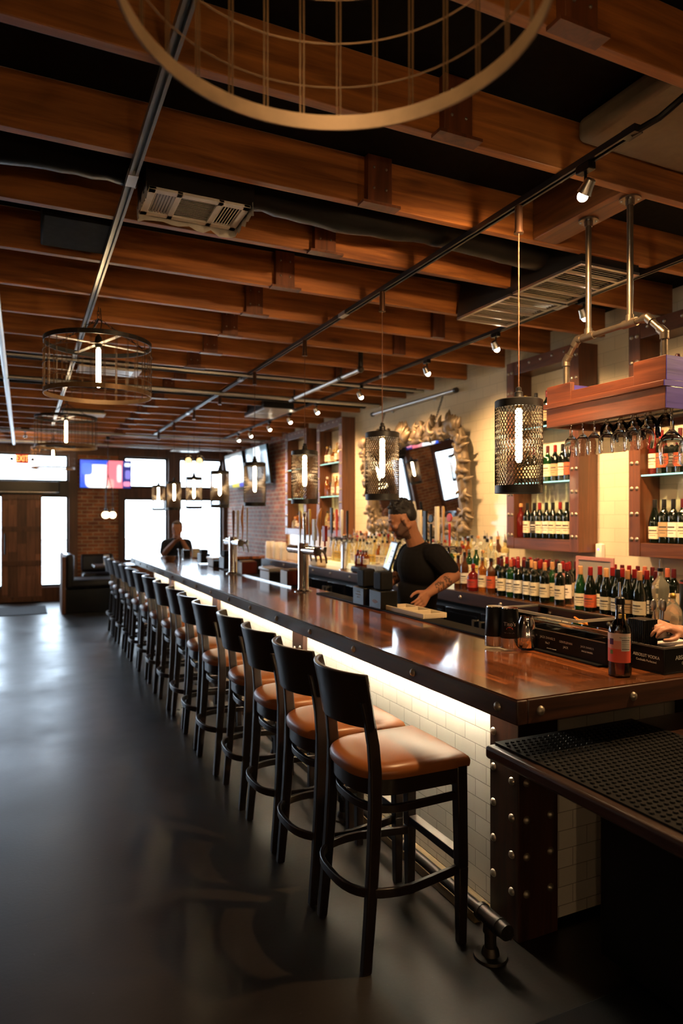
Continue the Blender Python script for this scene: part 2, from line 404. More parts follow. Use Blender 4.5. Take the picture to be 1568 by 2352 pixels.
BEAM = wood('joist_wood', (.15,.045,.010), (.52,.185,.040), 'x', .5, 0, .8, bump=.25, vary=.35)
BLOCKW = wood('splice_wood', (.075,.022,.008), (.2,.06,.02), 'z', .45, 0, .8, bump=.1)
BARTOP = wood('bar_top_wood', (.10,.028,.009), (.34,.10,.028), 'y', .22, .9, 1.0, plank=.052, plank_axis='x', vary=.2, bump=.05, knots=False)
BARTOPX = wood('bar_border_wood', (.08,.026,.010), (.23,.08,.028), 'y', .2, .9, 1.0, vary=.2, bump=.03, knots=False)
BAREDGE = wood('bar_edge_wood', (.014,.006,.004), (.06,.021,.010), 'y', .4, .1, 1.2, vary=.3)
POSTW = wood('post_wood', (.012,.005,.003), (.055,.019,.009), 'z', .45, .1, 1.2, vary=.3)
SHELFW = wood('cabinet_wood', (.060,.019,.007), (.165,.054,.019), 'z', .38, .15, 1.0)
SHELFWY = wood('cabinet_rail_wood', (.060,.019,.007), (.165,.054,.019), 'y', .38, .15, 1.0)
RACKW = wood('rack_wood', (.075,.018,.007), (.24,.066,.022), 'y', .45, .1, 1.0)
RACKB = wood('blue_glow_wood', (.03,.018,.20), (.07,.045,.38), 'x', .5, 0, 1.0, knots=False)  # blue screen glow on the rack wood, put into its colour
DOORW = wood('door_wood', (.085,.036,.02), (.22,.10,.058), 'z', .6, 0, .8, plank=.16, plank_axis='x')
FRAMEW = wood('front_frame_wood', (.05,.02,.01), (.14,.055,.026), 'z', .5, 0, 1)
LEDGEW = wood('ledge_wood', (.1,.07,.035), (.26,.19,.09), 'y', .6, 0, 1, knots=False)
STOOLW = plain('espresso_wood', (.016,.0095,.0075), .33, coat=.25, noisy=.3, nscale=40)
LEATHER = plain('tan_leather', (.27,.088,.024), .33, noisy=.12, nscale=9, bump=.05)
TILE = bricks('white_subway_tile', (.80,.76,.68), (.74,.70,.62), (.40,.37,.32), .152, .076, .0020, rough=.16, bump=.5, stain=.05)
TILEX = bricks('white_subway_tile_end', (.80,.76,.68), (.74,.70,.62), (.40,.37,.32), .152, .076, .0020, ua='x', rough=.16, bump=.5, stain=.05)
TILEC = bricks('cream_wall_tile', (.72,.64,.49), (.68,.60,.45), (.52,.46,.34), .22, .105, .002, rough=.12, bump=.35, uneven=.05)
BRICK = bricks('red_brick', (.33,.115,.062), (.20,.075,.05), (.34,.28,.22), .215, .075, .010, rough=.8, bump=.8, stain=.35)
BRICKX = bricks('red_brick_front', (.42,.15,.055), (.22,.075,.04), (.42,.31,.2), .215, .075, .010, ua='x', rough=.8, bump=.8, stain=.3)
CONC = concrete()
BLACKC = plain('black_ceiling_paint', (.005,.005,.005), .9, spec=.2)
DARKWALL = plain('dark_wall_paint', (.03,.022,.018), .7, noisy=.2, nscale=3)
BLACKM = plain('black_metal', (.012,.011,.011), .4, noisy=.2)
BRONZE = plain('bronze_cage', (.045,.028,.015), .42, metal=.6, noisy=.25)
WIREM = plain('rusty_wire', (.10,.052,.02), .5, metal=.6, noisy=.3)
BANDM = plain('aged_band', (.17,.10,.05), .45, metal=.5, noisy=.3)
STEEL = plain('steel', (.55,.53,.5), .3, metal=1, noisy=.1)
CHROME = plain('chrome', (.8,.79,.77), .1, metal=1)
PIPE = plain('iron_pipe', (.20,.16,.12), .36, metal=.9, noisy=.3)
DPIPE = plain('dark_iron_pipe', (.055,.048,.042), .42, metal=.8, noisy=.3)
GALV = plain('galvanised', (.55,.56,.57), .38, metal=.8, noisy=.15)
RIVET = plain('nail_head', (.34,.3,.25), .38, metal=.9, noisy=.2)
WHITEM = plain('white_metal', (.80,.76,.70), .45, noisy=.1)
BLACKP = plain('black_plastic', (.006,.006,.0065), .34, spec=.28)
RUBBER = plain('black_rubber', (.0055,.0055,.006), .62, spec=.22, bump=.3, nscale=220)
VINYL = plain('black_vinyl', (.010,.009,.011), .32, spec=.3, noisy=.2, nscale=6)
FOIL = plain('black_flex_duct', (.005,.005,.0055), .38, spec=.15, noisy=.4, nscale=14, bump=.6)
WGLASS = pane('window_glass', (.96,.98,1), .08)
CLEAR = plain('clear_glass', (.97,.98,.97), .02, trans=1, ior=1.45)
CLEARP = pane('clear_plastic', (.85,.85,.83), .25)
SHELFG = pane('shelf_glass', (.80,.95,.88), .25)
LITEDGE = emitter('lit_glass_edge', (.55,1.0,.82), 1.6)
MIRROR = plain('mirror_silver', (.86,.86,.84), .015, metal=1)
GILT = plain('aged_silver_gilt', (.21,.155,.10), .42, metal=.45, noisy=.45, nscale=18, bump=.4)
TUBE = emitter('filament_tube', (1.0,.72,.38), TUBE_L)
TUBED = emitter('filament_tube_large', (1.0,.70,.36), DRUM_L)
ADDGLOBE = emitter('added_globe_glow', (1.0,.62,.30), 150)  # glow of the lamps added behind the viewer
SPOTE = emitter('halogen_lens', (1.0,.86,.62), 60)
LEDE = emitter('led_strip', (1.0,.90,.66), LED_L)
SKIN = plain('skin', (.30,.125,.065), .5, noisy=.1, nscale=20)
SKINB = plain('skin_with_beard', (.085,.040,.025), .7, noisy=.3, nscale=90)
SKIN2 = plain('fair_skin', (.42,.2,.12), .5, noisy=.1)
HAIR = plain('black_hair', (.007,.005,.005), .6, noisy=.5, nscale=60, bump=.8)
HAIR2 = plain('grey_hair', (.12,.08,.06), .6, noisy=.3, nscale=60)
TEE = plain('black_tee_shirt', (.0055,.0045,.005), .9, noisy=.2, nscale=40, spec=.2)
JEAN = plain('dark_trousers', (.012,.012,.016), .85)
WHITE = plain('white_plastic', (.78,.76,.72), .4)
CREAM = plain('cream_paper', (.72,.64,.47), .6, noisy=.08, nscale=25)
INK = plain('ink', (.05,.04,.04), .6)
PRINTW = plain('white_print', (.62,.60,.56), .5)
REDP = plain('red_print', (.5,.05,.03), .5)
# ================================================================== THE SETTING
ZB, ZC = 3.04, 3.25            # joist underside, black deck
FY, WX, LX, BY = 14.7, 4.10, -4.2, -3.2
def struct(name, mb, mat, **kw): return tag(mb.build(name, mat, **kw), kind='structure')
struct('floor', MB().box(LX-.2, WX+.2, BY-.2, FY+.25, -.12, 0), CONC)
struct('ceiling', MB().box(LX-.2, WX+.2, BY-.2, FY+.25, ZC, ZC+.12), BLACKC)
struct('wall_left', MB().box(LX-.2, LX, BY, FY, 0, ZC), BRICK)
struct('wall_back', MB().box(LX-.2, WX+.2, BY-.2, BY, 0, ZC), DARKWALL)
YB = 10.95                     # the tile ends here, brick beyond
struct('wall_right', MB().box(WX, WX+.2, BY, YB, 0, ZC), TILEC)
struct('wall_right_brick', MB().box(WX-.04, WX+.2, YB, FY, 0, ZC), BRICK)
# window wall -------------------------------------------------------
X = lambda u: xy(u, FY)
xp = [X(158), X(178), X(272), X(284), X(386), X(411), X(511)]   # posts / openings
Z1, Z2, Z3, Z4 = .74, 2.06, 2.27, 2.92
struct('wall_front', MB().box(xp[1]-.02, xp[2]+.02, FY, FY+.2, 0, ZC).box(-1.59, -.91, FY, FY+.2, 0, ZC), BRICKX)
w = MB()
for a, b in ((xp[0], xp[1]), (xp[2], xp[3]), (xp[4], xp[5]), (xp[6], WX+.1), (-.92, -.80), (-1.68, -1.58), (-3.45,-3.25)): w.box(a, b, FY-.05, FY+.2, 0, ZC)
struct('trim_1', w, FRAMEW)
struct('trim_2', MB().box(LX, WX, FY-.03, FY+.19, Z4, ZC-.002), FRAMEW)
struct('trim_3', MB().box(xp[3], xp[4], FY, FY+.18, Z2, Z3).box(xp[5], xp[6], FY, FY+.18, Z2, Z3).box(LX, -1.68, FY, FY+.18, Z2, Z3), FRAMEW)
struct('wall_front_sill', MB().box(xp[3], xp[4], FY, FY+.2, 0, Z1).box(xp[5], xp[6], FY, FY+.2, 0, Z1).box(LX, -1.68, FY, FY+.2, 0, Z1), BRICKX)
n = 0
def window(x0, x1, z0, z1):
    global n; n += 1
    t = thing('window_%d' % n, None, None, ((x0+x1)/2, FY+.1, z0), kind='structure')
    f = MB(); k = .045
    f.box(x0, x0+k, FY+.05, FY+.12, z0, z1).box(x1-k, x1, FY+.05, FY+.12, z0, z1).box(x0+k, x1-k, FY+.05, FY+.12, z0, z0+k).box(x0+k, x1-k, FY+.05, FY+.12, z1-k, z1)
    f.build('window_frame', BLACKM, t); MB().box(x0+k, x1-k, FY+.08, FY+.086, z0+k, z1-k).build('pane', WGLASS, t)
for a, b in ((xp[3], xp[4]), (xp[5], xp[6]), (LX, -3.45), (-3.25, -1.68)):
    window(a, b, Z1, Z2); window(a, b, Z3, Z4)
xd0, xd1, xs1 = -.80, X(88), xp[0]
window(xd0, xs1, 2.36, Z4)                    # transom over the door
window(xd1, xs1, .28, 2.10)                   # sidelights
window(xd0, X(8), .28, 2.10)
struct('trim_4', MB().box(xd1, xs1, FY-.02, FY+.15, 0, .28).box(xd0, X(8), FY-.02, FY+.15, 0, .28), FRAMEW)
struct('trim_6', MB().box(X(8), xd1, FY+.02, FY+.15, 0, 2.1), BLACKM)
struct('trim_5', MB().box(xd0, xs1, FY, FY+.15, 2.10, 2.36), BLACKM)
d = thing('door_1', None, None, ((xd0+xd1)/2, FY-.05, 0), kind='structure')
for k in range(1):
    a, b = X(4), X(96)
    MB().box(a, b, FY-.08, FY-.02, .02, 2.1).build('door_leaf', DOORW, d, bev=.004)
    for z in (.02, .72, 1.38, 2.0):
        MB().box(a, b, FY-.105, FY-.08, z, z+.1).build('door_rail', FRAMEW, d, bev=.003)
hx = X(12)
MB().cyl((hx, FY-.15, .95), (hx, FY-.15, 1.35), .014, n=10).cyl((hx, FY-.15, 1.0), (hx, FY-.08, 1.0), .01, n=8).cyl((hx, FY-.15, 1.3), (hx, FY-.08, 1.3), .01, n=8).build('door_handle', BLACKM, d)
struct('ground_outside', MB().box(-30, 34, FY+.25, 60, -.14, -.10), plain('pale_pavement', (.55,.54,.52), .8, noisy=.1, nscale=2))

# air curtain over the door
t = thing('air_curtain', 'long black air curtain box mounted above the wooden entrance door', 'air curtain', (0, FY-.1, 2.15))
MB().box(-.75, X(135), FY-.2, FY-.003, 2.15, 2.36).build('housing', BLACKM, t, bev=.012)
MB().box(-.7, X(128), FY-.19, FY-.1, 2.145, 2.151).build('outlet_slot', STEEL, t)
# exit sign
ex = thing('exit_sign', 'red lit EXIT sign with two small lamp heads above entrance door', 'exit sign', (X(51), FY-.12, 2.72))
MB().box(X(36), X(66), FY-.14, FY-.10, 2.70, 2.88).build('sign_box', emitter('exit_red', (1,.03,.015), .5), ex, bev=.004)
text_part('letters', 'EXIT', .17, emitter('exit_letters', (1.0,.45,.12), 3.0), ex, (0, -.023, .07), (PI/2, 0, 0), sx=.62)
for s in (X(27), X(75)):
    MB().cyl((s, FY-.16, 2.78), (s, FY-.08, 2.80), .035, .025, 12).build('lamp_head', BLACKM, ex)
MB().box(X(30), X(72), FY-.11, FY-.08, 2.765, 2.785).build('bracket', BLACKM, ex); MB().cyl((X(51), FY-.115, 2.88), (X(51), FY-.115, 2.945), .012, n=8).box(X(49), X(53), FY-.12, FY-.0305, 2.93, 2.945).build('stem', BLACKM, ex)

# ------------------------------------------------------------------ joists
SPX = 1.42
for k in range(-6, 22):
    yb = 2.127+.597*k
    if yb > FY-.1: break
    nm = ORD[k+2] if k >= -1 else None
    lab = ('stained timber ceiling joist with a splice block, %s joist counted from the front' % nm) if nm else 'stained timber ceiling joist behind the viewer, above the near end of the room'
    j = thing('ceiling_joist', lab, 'ceiling joist', (0, yb-.02, ZB), group='timber ceiling joists')
    MB().box(LX, 4.03, yb-.042, yb, ZB, ZC-.001).build('beam', BEAM, j, bev=.003)
    MB().box(SPX-.06, SPX+.06, yb-.08, yb-.0421, ZB+.002, ZC-.004).build('splice_block', BLOCKW, j, bev=.003)
    MB().box(SPX-.085, SPX+.10, yb-.088, yb-.03, ZB-.012, ZB).build('splice_plate', BLOCKW, j)
    for q in range(4):
        MB().sph((SPX-.03+.06*(q % 2), yb-.081, ZB+.06+.09*(q//2)), .006, 8, 6).build('bolt', RIVET, j)
    if k in (3, 4, 5, 7, 8, 10):
        MB().box(2.84, 2.95, yb-.08, yb-.0421, ZB+.002, ZC-.004).build('splice_block', BLOCKW, j, bev=.003)
# header that carries the pipes of the glass rack, between two joists
nb = thing('blocking_beam', 'short timber blocking between two joists carrying the pipe flanges', 'blocking beam', (2.38, 2.4, ZB))
MB().box(2.30, 2.45, 2.128, 2.678, ZB+.001, ZC-.002).build('beam', wood('blocking_wood', (.085,.028,.008), (.30,.11,.032), 'y', .5), nb, bev=.003)

# ------------------------------------------------------------------ ducts
def flex(name, label, y, z, r, x0, x1, mat, seed):
    rnd = random.Random(seed); pts = []; R = []
    m = int((x1-x0)/.06)
    for i in range(m+1):
        pts.append((x0+(x1-x0)*i/m, y+rnd.uniform(-.006,.006), z+.012*math.sin(i*.35+seed))); R.append(r*(1+rnd.uniform(-.045,.03)))
    return tag(MB().tube(pts, R, 18).build(name, mat), label, 'duct')
flex('flexible_duct', 'black foil flexible duct feeding the ceiling diffuser from the left', 2.98, 3.145, .095, LX, .44, FOIL, 1)
flex('flexible_duct', 'black foil flexible duct leaving the ceiling diffuser to the right', 2.98, 3.145, .095, .94, 2.6, FOIL, 2)
tag(MB().cyl((LX, 6.58, 3.145), (3.95, 6.58, 3.145), .10, n=28).build('round_duct', BLACKC), 'black round duct crossing under the joists, nearer of two', 'duct')
tag(MB().cyl((LX, 7.77, 3.146), (3.95, 7.77, 3.146), .10, n=28).build('round_duct', BLACKC), 'black round duct crossing under the joists, farther of two', 'duct')
t = thing('ceiling_diffuser', 'white louvred ceiling diffuser in taped plastic beside the black track', 'air vent', (.68, 2.98, 3.0))
MB().box(.455, .915, 2.862, 3.095, 3.012, 3.2).build('plenum_box', BLACKM, t)
g = MB(); x0, x1, y0, y1 = .465, .895, 2.85, 3.11; z = 3.0
for a, b, c, e in ((x0,x1,y0,y0+.035),(x0,x1,y1-.035,y1),(x0,x0+.03,y0,y1),(x1-.03,x1,y0,y1),(x0+.115,x0+.14,y0,y1),(x1-.14,x1-.115,y0,y1)): g.box(a,b,c,e,z,z+.012)
g.build('face_frame', WHITEM, t, bev=.002)
for i in range(7):
    for s0 in (x0+.035, x1-.11):
        R = Matrix.Rotation(.6 if s0 < .6 else -.6, 3, 'Y'); MB().obox((s0+i*.0125, (y0+y1)/2, z+.006), (.009, .19, .0015), R).build('louvre', WHITEM, t)
for i in range(14):
    MB().obox(((x0+x1)/2, y0+.04+i*.0138, z+.006), (.15, .009, .0015), Matrix.Rotation(.6, 3, 'X')).build('louvre', WHITEM, t)
fm = MB(); rnd = random.Random(5)
pts = [(x0-.01, y0), (x0-.01, y1+.01), (x1+.01, y1+.01), (x1+.01, y0)]
for i in range(3):
    a, b = Vector(pts[i]), Vector(pts[i+1]); m = 12
    prev = None
    for k in range(m+1):
        p = a.lerp(b, k/m); zz = z-.012-rnd.uniform(0,.022); q = (p.x+rnd.uniform(-.006,.006), p.y+rnd.uniform(-.004,.008), zz), (p.x, p.y, z+.03)
        if prev: fm._add([prev[0], q[0], q[1], prev[1]], [(0,1,2,3)])
        prev = q
fm.build('plastic_film', plain('taped_film', (.6,.57,.52), .25, noisy=.3, nscale=30), t)

def grille(label, x0, x1, y0, y1, z):
    t = thing('exhaust_grille', label, 'air vent', ((x0+x1)/2, (y0+y1)/2, z))
    MB().box(x0+.02, x1-.02, y0+.02, y1-.02, z+.02, z+.03).build('filter_backing', plain('filter_dark', (.05,.048,.042), .5), t)
    MB()._add([(x0,y0,z+.012),(x1,y0,z+.012),(x1,y1,z+.012),(x0,y1,z+.012),(x0+.02,y0+.02,ZC-.003),(x1-.02,y0+.02,ZC-.003),(x1-.02,y1-.02,ZC-.003),(x0+.02,y1-.02,ZC-.003)],[(0,4,5,1),(1,5,6,2),(2,6,7,3),(3,7,4,0)]).build('hood_box', BLACKM, t)
    ym = (y0+y1)/2
    for a, b in ((y0, ym-.012), (ym+.012, y1)):
        g = MB(); k = .022
        g.box(x0,x1,a,a+k,z,z+.014).box(x0,x1,b-k,b,z,z+.014).box(x0,x0+k,a+k,b-k,z,z+.014).box(x1-k,x1,a+k,b-k,z,z+.014)
        for i in range(1, 4): yy = a+(b-a)*i/4; g.box(x0+k, x1-k, yy-.008, yy+.008, z, z+.013)
        f = g.build('filter_frame', STEEL, t)
        sl = MB(); m = int((b-a)/.022)
        for i in range(m): sl.obox(((x0+x1)/2, a+.02+i*.022, z+.014), (x1-x0-.05, .013, .002), Matrix.Rotation(.5, 3, 'X'))
        sl.build('baffles', STEEL, f)
    return t
grille('steel twin-filter exhaust grille between joists near the glass rack', 2.64, 3.06, 2.70, 3.83, 2.985)
grille('small distant steel twin-filter exhaust grille left of the wall track', 2.66, 3.06, 7.95, 8.75, 2.99)

# pipes under the joists
def pipe(name, label, pts, r, mat, cat='pipe', n=12): return tag(MB().tube(pts, r, n).build(name, mat), label, cat)
pipe('conduit_pipe', 'pale conduit running away along the far left of the ceiling', [(-.15, .5, ZB-.03), (-.15, 13.9, ZB-.03)], .024, GALV)
pipe('sprinkler_pipe', 'pale sprinkler pipe crossing the ceiling below the joists', [(LX, 7.30, ZB-.03), (3.9, 7.30, ZB-.03)], .022, GALV)
pipe('sprinkler_pipe', 'second thin sprinkler pipe crossing the ceiling just before the first duct', [(LX, 6.28, ZB-.03), (3.9, 6.28, ZB-.03)], .014, GALV)
pipe('sprinkler_pipe', 'distant sprinkler pipe crossing the ceiling near the window wall', [(LX, 11.62, ZB-.03), (3.9, 11.62, ZB-.03)], .022, GALV)
pipe('sprinkler_pipe', 'farthest sprinkler pipe crossing the ceiling at the windows', [(LX, 13.4, ZB-.03), (3.9, 13.4, ZB-.03)], .022, GALV)
t = thing('elbow_pipe', 'bright conduit with an elbow turning up between the two right tracks', 'pipe', (2.77, 6.4, 3.0))
MB().cyl((2.77, 5.53, 3.0), (2.77, 7.33, 3.0), .022, n=14).build('pipe_run', GALV, t)
MB().cyl((2.77, 5.53, 3.0), (2.77, 5.53, 3.2), .022, n=14).build('riser', DPIPE, t)
MB().sph((2.77, 5.53, 3.0), .031, 14, 10).build('elbow', DPIPE, t)
for y in (5.95, 7.2): MB().cyl((2.77, y-.03, 3.0), (2.77, y+.03, 3.0), .030, n=14).build('coupling', DPIPE, t); MB().cyl((2.77, y, 3.0), (2.77, y, 3.2), .01, n=8).build('hanger', DPIPE, t)
tag(MB().box(.08, .40, 3.40, 3.80, ZB+.005, ZC-.005).build('ceiling_speaker', BLACKC, bev=.01), 'black speaker box tucked between joists beside the left track', 'speaker')
for i, (u, v, lab) in enumerate(((250, 851, 'small white ceiling vent seen through the nearer hanging drum lamp'), (190, 950, 'white ceiling vent seen through the second hanging drum lamp'), (140, 1030, 'white ceiling vent above the entrance side'), (425, 1035, 'white ceiling vent near the windows at the far bar end'))):
    p = atz(u, v, 3.0); 
    t = thing('ceiling_vent', lab, 'air vent', (p.x, p.y, 3.0))
    MB().box(p.x-.27, p.x+.27, p.y-.16, p.y+.16, 2.985, 3.0).build('face_frame', WHITEM, t, bev=.004)
    MB().box(p.x-.25, p.x+.25, p.y-.14, p.y+.14, 3.0, 3.012 if i == 0 else ZC-.004).build('plenum_box', BLACKM, t)
    for k in range(5): MB().box(p.x-.2, p.x+.2, p.y-.12+k*.055, p.y-.09+k*.055, 2.98, 2.985).build('louvre', STEEL, t)

# ------------------------------------------------------------------ light tracks and heads
def track(label, x, y0, y1, mat=BLACKM):
    t = thing('light_track', label, 'light track', (x, (y0+y1)/2, ZB-.02))
    m = MB().box(x-.018, x+.018, y0, y1, ZB-.006, ZB-.001)
    m.box(x-.018, x-.007, y0, y1, ZB-.026, ZB-.006).box(x+.007, x+.018, y0, y1, ZB-.026, ZB-.006)
    m.build('rail', mat, t)
    for y in (y0, y1): MB().box(x-.02, x+.02, y-.03, y+.03, ZB-.028, ZB-.001).build('end_cap', BLACKM, t)
    for k in range(1, int((y1-y0)/2.4)+1):
        y = y0+2.4*k
        if y < y1-.1: MB().box(x-.0195, x+.0195, y-.05, y+.05, ZB-.0275, ZB-.001).build('joiner', GALV, t)
    return t
TX1, TX2, TXL = 1.957, 3.15, .397
trk = track('black light track over the bar carrying the row of mesh pendants', TX1, 1.76, 11.5)
trk.children
track('black light track near the tiled wall carrying the small spotlights', TX2, 1.0, 11.5)
track('light track on the left running beside the drum lamps', TXL, .45, 10.9, plain('track_aluminium', (.20,.19,.18), .33, metal=.7))
MB().tube([(TX1, 1.76, 3.02), (TX1+.02, 1.66, 3.03), (TX1+.06, 1.58, 3.08), (TX1+.1, 1.54, 3.14)], .012, 8).build('feed_cable', BLACKP, trk)
# the duct section that shows grey between the first joists on the right
tag(MB().box(2.0, 3.0, 1.545, 2.075, 3.15, ZC-.003).build('wrapped_duct', plain('grey_duct_wrap', (.24,.20,.14), .8, noisy=.2, bump=.2), bev=.03, seg=4), 'grey wrapped duct section between two joists at the top right', 'duct')

def track_head(label, x, y, aim, power, wide=110):
    t = thing('track_spotlight', label, 'spotlight', (x, y, ZB-.026), group='small track spotlights')
    MB().box(x-.018, x+.018, y-.035, y+.035, ZB-.056, ZB-.026).build('adapter', BLACKP, t, bev=.003)
    MB().cyl((x, y, ZB-.056), (x, y, ZB-.10), .006, n=8).build('stem', BLACKP, t)
    c = Vector((x, y, ZB-.125)); dr = (Vector(aim)-c).normalized()
    q = dr.to_track_quat('Z', 'Y').to_matrix(); 
    m = MB(); m.lathe([(.012,-.045),(.020,-.04),(.024,-.01),(.030,.012),(.028,.012),(.020,.0),(.0,-.005)], 20)
    m.v = [tuple(c + q @ Vector(p)) for p in m.v]; m.build('lamp_shade', STEEL, t)
    MB().sph(c+dr*.022, (.021,.021,.021), 14, 10).build('bulb', SPOTE, t)
    light('SPOT', 'spotlight_beam', c+dr*.075, power, WARM, aim=aim, spot_size=math.radians(wide), spot_blend=1.0, shadow_soft_size=.03)
    return t
HY = [(1340, 'near the pipe of the glass rack'), (1138, 'beside the big mesh pendant'), (980, 'above the ornate mirror'), (827, 'between the second and third mesh pendants'), (727, ''), (665, ''), (618, ''), (575, ''), (547, '')]
for i, (u, where) in enumerate(HY):
    y = yx(u, TX2)
    lab = 'small lit spotlight on the wall track, %s from the near end' % ORD[i+1] if not where else 'small lit spotlight on the wall track %s' % where
    track_head(lab, TX2, y, (WX-.1, y+.15, 1.75), SPOT_W*(1.0 if i < 6 else .7))
track_head('added spotlight on the wall track, unseen just beyond the right edge of the picture', TX2, 2.30, (WX-.1, 2.6, 1.6), SPOT_W)  # unseen head added to light the right cabinet
track_head('added spotlight on the wall track, unseen far to the right of the picture', TX2, 1.35, (2.3, 1.75, .95), SPOT_W)  # unseen head added to light the near bar end
track_head('lone lit spotlight on the bar track at the top right', TX1, 1.98, (1.95, 2.85, 1.95), SPOT_W*1.2, 150)
p = atz(58, 1026, 2.9); p = p*(11.66/p.y); MB().box(p.x-.06, p.x+.06, 11.6, 11.68, ZB-.0255, ZB-.0005).build('mount', BLACKP, track_head('tiny lit spotlight at the far left above the exit sign', p.x, p.y, (p.x, FY, 1.5), SPOT_W*.4))

# unseen globe lamps added behind the viewer to light joists and end tiles
for i, x in enumerate((-2.6, -.6, 1.3)):
    t = thing('added_globe_lamp', 'added globe lamp on the back wall, unseen behind the viewer, %s from its left' % ORD[i+1], 'wall lamp', (x, BY, 1.25), group='added globe lamps')
    MB().lathe([(.05,0),(.05,.012),(0,.012)], 20, (x, BY, 1.25), axis='y').cyl((x, BY+.01, 1.25), (x, BY+.11, 1.25), .01, n=10).build('bracket', BLACKM, t)
    MB().sph((x, BY+.16, 1.27), .075, 20, 14).build('globe_bulb', ADDGLOBE, t)
# ================================================================== LAMPS
def lattice_cage(r, h, na, nr, wr):
    """expanded-metal sleeve: diamonds of flat strand, built once and shared"""
    m = MB()
    for s in (1, -1):
        for a in range(na):
            pts = []
            for i in range(nr+1):
                for sub in (0, .5):
                    if i == nr and sub: break
                    k = i+sub
                    # strands wander so that they touch their neighbours at every knot
                    ph = 2*PI*(a + s*.5*(1-math.cos(PI*(k % 2)))/1.0*.5*1.0)/na if False else 2*PI*(a+ s*(.25-.25*math.cos(PI*k)))/na
                    pts.append((r*math.cos(ph), r*math.sin(ph), h*k/nr))
            m.tube(pts, wr, 4, caps=False)
    return m
CAGE_D, CAGE_H = .205, .405
def make_pendant():
    t = thing('mesh_pendant_lamp', 'x', 'pendant lamp', (0,0,0))
    z = -ZB                                   # local zero is the track underside (z = ZB-.026)
    MB().cyl((0,0,0), (0,0,-.11), .017, n=16).cyl((0,0,-.11), (0,0,-.118), .021, n=16).build('canopy', plain('copper_brown', (.10,.05,.03), .35, metal=.7), t)
    MB().cyl((0,0,-.118), (0,0,-.80), .0028, n=6).build('cord', plain('brown_cord', (.13,.055,.03), .6), t)
    MB().lathe([(.004,0),(.012,-.005),(.012,-.02),(.018,-.025),(.018,-.04),(.03,-.06),(.032,-.07)], 20, (0,0,-.785)).build('socket_cap', BLACKM, t)
    zt = -.845
    R = CAGE_D/2
    MB().lathe([(.0,.008),(R*.95,.0),(R,-.004),(R,-.035),(R-.003,-.035),(R-.003,-.006),(.0,-.0)], 40, (0,0,zt)).build('top_cap', BLACKM, t)
    zb = zt-CAGE_H
    MB().lathe([(R,0),(R,.034),(R-.003,.034),(R-.003,0),(R,0)], 40, (0,0,zb), cap=False).build('bottom_ring', BLACKM, t)
    c = lattice_cage(R-.002, CAGE_H-.05, 42, 28, .0019); c.v = [(a,b,h+zb+.025) for a,b,h in c.v]
    c.build('mesh_cage', BRONZE, t)
    MB().lathe([(.012,.0),(.016,-.03),(.013,-.035)], 16, (0,0,zt)).build('lamp_holder', plain('brass', (.55,.36,.14), .3, metal=1), t)
    MB().lathe([(.004,0),(.015,-.01),(.0155,-.22),(.010,-.235),(.0,-.24)], 16, (0,0,zt-.033)).build('tube_bulb', TUBE, t)
    return t
pen = make_pendant()
for k in range(8):
    y = 2.37+1.247*k
    lab = 'black mesh cylinder pendant with lit tube bulb, %s along the bar from the near end' % ORD[k+1]
    o = pen if k == 0 else copy_tree(pen)
    o.location = (TX1, y, ZB-.026); o['label'] = lab; o['group'] = 'mesh pendants over the bar'

